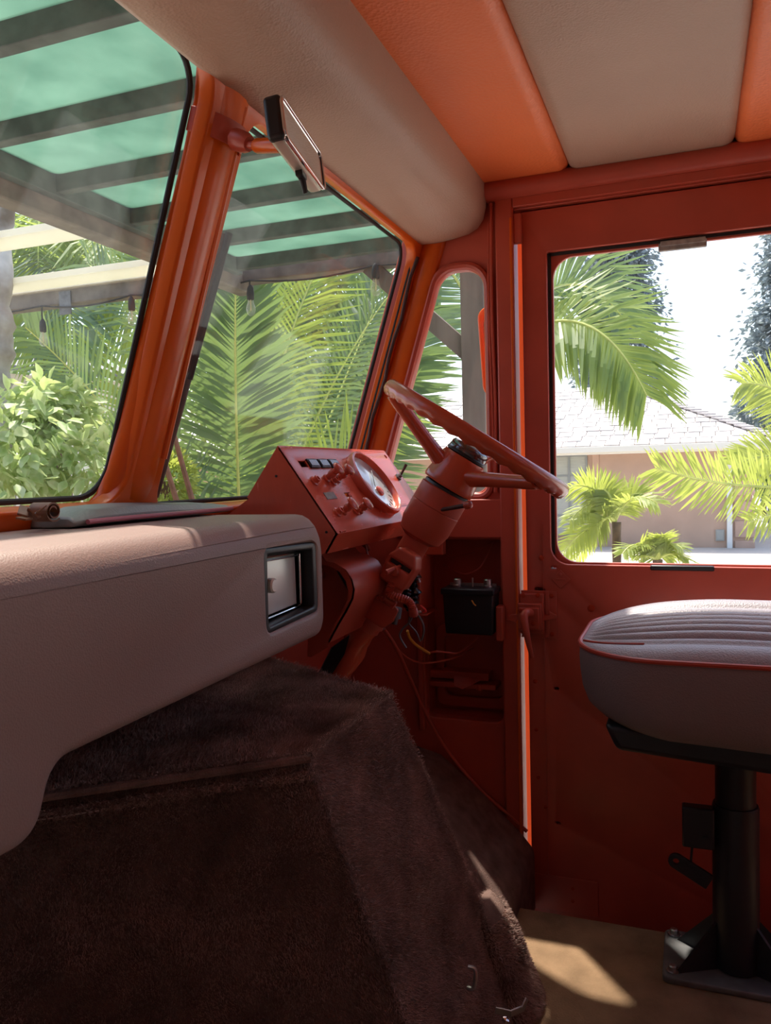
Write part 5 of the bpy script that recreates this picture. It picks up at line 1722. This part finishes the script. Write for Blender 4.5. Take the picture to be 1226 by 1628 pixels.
# right palm just outside the frame, fronds pointing in
c = G(1330, 8.0)
Cw = Vector((c.x, c.y, 0.85))
fl5 = [(Cw, atT(1190, 790, 7.6), atT(1042, 744, 7.2), S(0.42, PALM_Y, 56, 0.05, 0.017, UP + RT * 0.4)),
       (Cw, atT(1250, 700, 8.2), atT(1165, 740, 8.0), S(0.38, PALM_Y, 44, 0.2, 0.016, UP)),
       (Cw, atT(1270, 600, 8.2), atT(1180, 610, 8.0), S(0.45, PALM_Y, 44, 0.3, 0.016, UP)),
       (Cw, atT(1290, 800, 7.6), atT(1190, 830, 7.2), S(0.35, PALM_Y, 40, 0.2, 0.015, UP))]
palm('palm at the right edge of the door window with a frond reaching left', c, fl5, 1.3, 0.12)
# small young palm below the door window
c = G(980, 9.5)
c0_ = atT(980, 905, 9.5)
Cw = atT(978, 830, 9.5)
fl6 = []
for (u1, v1, u2, v2) in ((950, 770, 905, 830), (960, 760, 900, 775), (975, 760, 935, 780), (1000, 770, 1045, 800), (990, 780, 1022, 785), (950, 810, 895, 880), (965, 800, 915, 890)):
    fl6.append((Cw, atT(u1, v1, 9.5 + random.uniform(-0.3, 0.3)), atT(u2, v2, 9.4 + random.uniform(-0.4, 0.4)), S(0.30, PALM_Y, 34, 0.3, 0.014, RT + UP * 0.3)))
palm('small bright young palm in front of the tan house wall', Vector((c.x, c.y, GZ(c.x))), fl6, Cw.z - GZ(c.x), 0.05)
c = G(1045, 9.0)
Cw = atT(1045, 890, 9.0)
fl7 = []
for (u1, v1, u2, v2) in ((1040, 860, 1020, 868), (1060, 850, 1085, 872), (1050, 855, 1052, 850), (1030, 880, 1005, 885), (1070, 870, 1095, 890), (1010, 850, 990, 880)):
    fl7.append((Cw, atT(u1, v1, 9.0), atT(u2, v2, 8.8), S(0.22, PALM_Y, 26, 0.2, 0.013, RT)))
palm('tiny yellow-green palm seedling right of the young palm', Vector((c.x, c.y, GZ(c.x))), fl7, max(Cw.z - GZ(c.x), 0.1), 0.05)

# ---- variegated shrub by the left windshield
cs = atT(60, 720, 4.6)
shb = thing('variegated_shrub', 'variegated light green shrub low in the left windshield', 'shrub', (cs.x, cs.y, GZ(cs.x)))
off1 = wloc(shb)
leafm = []
for k in range(3):
    me = D.meshes.new('leaf')
    wl_ = (0.020, 0.024, 0.017)[k]
    me.from_pydata([(0, 0, 0), (wl_ * 0.8, 0.022, 0.004), (wl_, 0.042, 0.004), (wl_ * 0.5, 0.064, -0.002), (0, 0.078, -0.008), (-wl_ * 0.5, 0.064, -0.002), (-wl_, 0.042, 0.004), (-wl_ * 0.8, 0.022, 0.004), (0, 0.04, -0.004)], [],
                   [(0, 1, 8), (1, 2, 8), (2, 3, 8), (3, 4, 8), (4, 5, 8), (5, 6, 8), (6, 7, 8), (7, 0, 8)])
    me.materials.append(VARIEG)
    me.shade_smooth()
    leafm.append(me)
blobs = [(atT(40, 700, 4.5), 0.28), (atT(110, 720, 4.7), 0.28), (atT(70, 650, 4.7), 0.17), (atT(20, 780, 4.4), 0.25), (atT(150, 760, 4.6), 0.22), (atT(110, 660, 4.8), 0.16), (atT(-40, 720, 4.5), 0.3)]
MB().tube([(cs.x, cs.y, GZ(cs.x)), (cs.x, cs.y, 0.5)], 0.03, 8).build('stem', STAKE, shb)
rest = MB()
for i in range(1500):
    b_, r_ = blobs[i % len(blobs)]
    d_ = Vector([random.gauss(0, 1) for _ in range(3)]).normalized()
    if i < 290 and d_.dot(view) < 0:
        d_ = -d_
    p_ = b_ + d_ * r_ * (1 if i < 290 else random.uniform(0.5, 1.0))
    rot = (d_ + Vector((0, 0, -0.7)) + Vector([random.gauss(0, 0.5) for _ in range(3)])).to_track_quat('Y', 'Z').to_matrix().to_4x4()
    rot = rot @ Matrix.Rotation(random.uniform(-1, 1), 4, 'Y') @ Matrix.Scale(random.uniform(1.0, 1.6), 4)
    me = leafm[i % 3]
    if i < 290:
        o = D.objects.new('leaf', me)
        COL.objects.link(o)
        o.parent = shb
        rot.translation = p_ - off1
        o.matrix_local = rot
    else:
        rot.translation = p_
        rest.add([rot @ v_.co for v_ in me.vertices], [tuple(q_.vertices) for q_ in me.polygons])
o = rest.build('more_leaves', VARIEG, shb, recalc=False)
o['kind'] = 'stuff'

# ---- background hedges / bushes, each its own thing
def bush(name, label, u, v, t, ru, rz, n, size, m, cat='bush', depth=None):
    c_ = atT(u, v, t)
    b_ = thing(name, label, cat, (c_.x, c_.y, GZ(c_.x)), 'trees behind the palms' if cat == 'tree' else 'bushes outside')
    W_ = ru * t / F
    H_ = rz * t / F
    MB().tube([(c_.x, c_.y, GZ(c_.x)), (c_.x, c_.y, c_.z)], [0.08, 0.04], 8).build('trunk', PBARK, b_)

    def fn_(i):
        d_ = Vector([random.gauss(0, 1) for _ in range(3)]).normalized()
        lump = 0.75 + 0.25 * math.sin(d_.x * 7 + 1.3) * math.sin(d_.z * 6 + d_.y * 5)
        k_ = random.uniform(0.55, 1.0) ** 0.5 * lump
        return c_ + Vector((d_.x * W_ * k_, d_.y * W_ * k_, d_.z * H_ * k_)), d_ + Vector((0, 0, -0.2))
    leafcards(n, fn_, size, m, 'foliage', b_)
    return b_


bush('hedge_tree', 'broad dark green tree far behind the palms, left windshield', 60, 520, 19, 150, 170, 3000, 0.22, HEDGE, 'tree')
bush('hedge_tree', 'green tree far behind the upright palm frond', 400, 600, 17, 110, 110, 2600, 0.2, HEDGE, 'tree')
bush('hedge_tree', 'green tree far behind the right edge of the windshield', 590, 600, 13.5, 70, 100, 1500, 0.2, HEDGE, 'tree')
bush('low_bush', 'low bright green bush behind the brown stakes', 265, 765, 5.5, 55, 60, 1500, 0.05, PALM_Y)
bush('low_bush', 'low bright green bush right of the upright palm frond', 470, 770, 9, 130, 80, 2200, 0.10, PALM_B)


def conifer(label, u, t, wpx, z1, n):
    c_ = atT(u, 640, t)
    g_ = GZ(c_.x)
    tr_ = thing('conifer_tree', label, 'tree', (c_.x, c_.y, g_), 'conifers behind the house')
    MB().tube([(c_.x, c_.y, g_), (c_.x, c_.y, z1)], [0.28, 0.04], 8).build('trunk', PBARK, tr_)
    W_ = wpx * t / F
    tiers = 26
    br_ = [(random.uniform(0.10, 0.98), random.uniform(0, 2 * math.pi), random.uniform(0.65, 1.1)) for _ in range(230)]

    def fn_(i):
        h_, a_, k_ = br_[i % len(br_)]
        R_ = W_ * k_ * (1 - h_ ** 1.6) * (0.9 if h_ > 0.25 else 0.75)
        s_ = random.random() ** 0.6
        z_0 = g_ + (z1 - g_) * h_
        p_ = Vector((c_.x + math.cos(a_) * R_ * s_, c_.y + math.sin(a_) * R_ * s_, z_0 - 0.30 * R_ * s_ * s_))
        j_ = 0.10 + 0.13 * s_
        return p_ + Vector((random.gauss(0, j_ * 1.6), random.gauss(0, j_ * 1.6), random.gauss(0, j_ * 1.1))), Vector((math.cos(a_), math.sin(a_), -0.4))
    leafcards(n, fn_, 0.24, CONIF, 'foliage', tr_, aspect=0.45, flat=0.5)


conifer('tall blue-grey conifer behind the house, left half of door window', 985, 34, 112, 13.5, 34000)
conifer('tall blue-grey conifer at the right edge of the door window', 1262, 30, 92, 13.0, 26000)
bush('low_bush', 'small dull green tree beyond the right end of house roof', 1215, 650, 28, 50, 40, 900, 0.25, CONIF)
bush('low_bush', 'dark shady bush behind the side gate', 1225, 740, 26, 40, 60, 900, 0.25, HEDGE)

# ---- small outbuilding behind the left palms
ob = thing('garden_outbuilding', 'pale cream outbuilding with shingle roof behind the variegated shrub', 'building', (9.5, 9.5, GZ(9)))
oA, oB = atT(-60, 640, 11.5), atT(215, 640, 13.5)
dA = (oB - oA)
dA.z = 0
dA.normalize()
nA = Vector((-dA.y, dA.x, 0))
if nA.dot(view) > 0:
    nA = -nA
hw = []
zt_ = onP(100, 600, oA, (-nA.x, -nA.y, 0)).z
for p_ in (oA, oB, oB + nA * 3, oA + nA * 3):
    hw.append(Vector((p_.x, p_.y, GZ(9))))
MB().prism(hw, (0, 0, zt_ - GZ(9))).build('wall', CREAM, ob)
rv = [oA - nA * 0.5 - dA * 0.3, oB - nA * 0.5 + dA * 0.3, oB + nA * 1.5 + dA * 0.3, oA + nA * 1.5 - dA * 0.3]
zz4 = (zt_ - 0.02, zt_ - 0.02, zt_ + 0.42, zt_ + 0.42)
MB().prism([(p_.x, p_.y, z) for p_, z in zip(rv, zz4)], (0, 0, 0.08)).build('roof', mat('grey_roof', (0.20, 0.20, 0.20), 0.9, var=0.5, vscale=8, stretch=(1, 1, 6)), ob)

# ---- peeling tree trunk, far left
ta, tb = atT(-2, 780, 5.0), atT(-2, 250, 5.0)
tk_ = thing('eucalyptus_trunk', 'pale peeling tree trunk at the left edge of windshield', 'tree', (ta.x, ta.y, GZ(ta.x)))
pth = smoothpath([(ta.x, ta.y, GZ(ta.x)), atT(2, 700, 5.0), atT(-3, 600, 5.0), atT(3, 540, 5.0), atT(-2, 470, 5.0), atT(2, 330, 5.05), atT(2, 200, 5.1), atT(0, 60, 5.1)], 6)
MB().tube(pth, [0.074 + 0.012 * math.sin(k * 1.3) + 0.006 * math.sin(k * 2.9) for k in range(len(pth))], 14).build('trunk', BARK, tk_, angle=70)

# brown stakes leaning by the palm
for lbl, a_, b_ in (('left of two thin brown stakes leaning in front of low bush', (245, 680, 4.8), (282, 800, 4.8)), ('right of two thin brown stakes leaning in front of low bush', (268, 660, 4.9), (307, 800, 4.9))):
    p_, q_ = atT(*a_), atT(*b_)
    e_ = p_ + (q_ - p_) * ((p_.z - GZ(p_.x)) / (p_.z - q_.z))
    st_ = MB().tube([p_, p_.lerp(e_, 0.3), p_.lerp(e_, 0.6), e_], [0.014, 0.018, 0.020, 0.022], 8).build('garden_stake', STAKE)
    tag(st_, lbl, 'stake', 'brown stakes by the upright palm')

# ---- pergola
PZ = 2.40
pg = thing('pergola', 'timber pergola with green translucent roof over the front of van', 'pergola', (3.0, 2.0, GZ(3)))
RX = [0.9 + 0.50 * k for k in range(8)]               # rafters at 0.9 ... 4.4
YE, YS = 2.64, 1.02
for k, x in enumerate(RX):
    MB().bb(x - 0.025, x + 0.025, 0.82 if k in (1, 2) else YS - 0.02, YE, PZ - 0.085, PZ).build('rafter', DARKB, pg, bevel=0.004)
for k in range(len(RX) - 1):
    y_ = 0.84 if k == 1 else YS  # one bay runs further back, unseen, to shade the engine cover
    plate('roof_sheet', rpoly([(RX[k] + 0.0255, y_), (RX[k + 1] - 0.0255, y_), (RX[k + 1] - 0.0255, YE - 0.04), (RX[k] + 0.0255, YE - 0.04)], [0, 0, 0.05, 0.05], 5), [], (0, 0, PZ - 0.012), (1, 0, 0), (0, 1, 0), 0.006, GREEN, pg)
MB().bb(0.2, 4.45, YE - 0.045, YE + 0.005, PZ - 0.10, PZ + 0.02).build('fascia', DARKB, pg, bevel=0.004)
MB().bb(0.2, 4.70, YE + 0.02, YE + 0.13, PZ - 0.17, PZ - 0.03).build('front_beam', WOODB, pg, bevel=0.008)
sb0 = onZ(640, 392, PZ - 0.03)
SBX = 4.62
MB().bb(SBX - 0.06, SBX + 0.06, 0.2, 6.3, PZ - 0.115, PZ - 0.012).build('side_beam', WOODB, pg, bevel=0.008)
MB().bb(SBX - 0.09, SBX + 0.09, 2.9, 6.3, PZ - 0.012, PZ + 0.03).build('lit_beam_edge', CREAM, pg, bevel=0.004)  # cream strip stands in for the sunlit top edge of the beam
for k, (x, z) in enumerate(((3.45, 2.36), (4.05, 2.30))):
    MB().bb(x - 0.10, x + 0.10, 2.78, 6.2, z - 0.02, z + 0.02).build('pale_slat', PALEW, pg, bevel=0.004)
pq = onX(756, 560, SBX)
MB().bb(SBX - 0.065, SBX + 0.065, pq.y - 0.068, pq.y + 0.068, GZ(SBX), PZ - 0.115).build('post', WOOD, pg, bevel=0.006)
q0_, q1_ = onX(757, 572, SBX), onX(590, 400, SBX)
q1_.z = min(q1_.z, PZ - 0.11)
d_ = (q1_ - q0_).normalized()
MB().box((q0_ + q1_) / 2, (0.07, 0.10, (q1_ - q0_).length + 0.03), (1, 0, 0), d_.cross(Vector((1, 0, 0))), d_).build('brace', WOOD, pg, bevel=0.004)
MB().bb(SBX - 0.06, SBX + 0.06, 6.1, 6.3, GZ(SBX), PZ - 0.115).build('post', WOOD, pg, bevel=0.006)
MB().box((SBX - 0.065, onX(112, 430, SBX).y, PZ - 0.11), (0.008, 0.10, 0.16)).build('joist_hanger', GALV, pg)

# ---- string lights
bl_group = 'string light bulbs hung from the pergola beam'
wires_ = [(68, 480, 515, 'string light bulb farthest left, hanging under the pergola side beam'), (209, 462, 480, 'string light bulb just left of the orange centre pillar'), (398, 436, 462, 'string light bulb over the upright palm frond, right pane'), (597, 412, 428, 'string light bulb near the right edge of the windshield, by the wooden brace')]
tp_ = []
for u_, v0_, v1_, lbl in wires_:
    top = onX(u_, v1_, SBX - 0.085)
    y_ = top.y
    sl_ = thing('string_light', lbl, 'light bulb', top, bl_group)
    zt2 = PZ - 0.118
    tp_.append((SBX - 0.085, y_, zt2))
    sc0 = 1.0
    MB().tube([(top.x, y_, zt2), (top.x, y_ + 0.004, (zt2 + top.z) / 2), (top.x, y_, top.z)], 0.006, 6).build('cord', RUBBER, sl_)
    MB().lathe([(0.008, 0.035), (0.020, 0.015), (0.024, -0.02), (0.022, -0.055), (0.018, -0.058)], top, (0, 0, 1), 14).build('socket', RUBBER, sl_, angle=50)
    MB().lathe([(0.016, -0.056), (0.020, -0.075), (0.029, -0.105), (0.030, -0.125), (0.024, -0.145), (0.012, -0.156), (0.002, -0.158)], top, (0, 0, 1), 16).build('bulb', LBULB, sl_, angle=60)
    MB().cyl(top + Vector((0, 0, -0.058)), top + Vector((0, 0, -0.125)), 0.004, seg=6).build('filament', FILA, sl_)
cab = []
tp_ = [(SBX - 0.085, 5.9, PZ - 0.1)] + tp_ + [(SBX - 0.085, 0.6, PZ - 0.1)]
for a_, b_ in zip(tp_[:-1], tp_[1:]):
    for k in range(8):
        t = k / 8
        cab.append((a_[0], a_[1] + (b_[1] - a_[1]) * t, a_[2] + (b_[2] - a_[2]) * t - 0.035 * math.sin(math.pi * t)))
cb = MB().tube(cab, 0.006, 6).build('light_cable', RUBBER)
tag(cb, 'black festoon cable strung along the pergola side beam', 'cable')

# ---- on the outside of the van: wiper arm, side mirror
w0, w1 = onW(240, 788, 0.05), onW(354, 372, 0.05)
wp = thing('wiper_arm', 'black wiper arm standing outside windshield beside the centre pillar', 'wiper', w0)
MB().tube([w0, w0.lerp(w1, 0.35), w0.lerp(w1, 0.7), w1], [0.013, 0.014, 0.013, 0.010], 10).build('arm', RUBBER_B, wp)
MB().tube([w0.lerp(w1, 0.45) + Vector((0, -0.012, 0)), w1 + Vector((0, -0.012, 0))], 0.006, 8).build('blade', RUBBER, wp)
sm = thing('side_mirror', 'orange outside mirror loop beyond the quarter window', 'mirror', (2.0, 0.47, 1.2))
ms0, ms1 = onX(765, 500, 2.0), onX(768, 625, 2.0)
plate('mirror_loop', rpoly([(0.33, ms1.z - 0.01), (ms1.y, ms1.z - 0.01), (ms0.y + 0.012, ms0.z + 0.02), (0.33, ms0.z + 0.02)], 0.03, 6), [rpoly([(0.35, ms1.z + 0.008), (ms1.y - 0.012, ms1.z + 0.008), (ms0.y, ms0.z), (0.35, ms0.z)], 0.022, 6)], (2.0, 0, 0), (0, 1, 0), (0, 0, 1), 0.03, ORANGE_GLOSS, sm, bevel=0.005)
plate('mirror_glass', [(0.345, ms1.z), (ms1.y - 0.006, ms1.z), (ms0.y + 0.004, ms0.z + 0.01), (0.345, ms0.z + 0.01)], [], (2.014, 0, 0), (0, 1, 0), (0, 0, 1), 0.004, MIRROR, sm)
MB().tube([(1.83, 0.50, 1.62), (1.95, 0.46, 1.60), (2.01, 0.40, ms0.z + 0.01)], 0.008, 8).build('mirror_arm', ORANGE_GLOSS, sm)
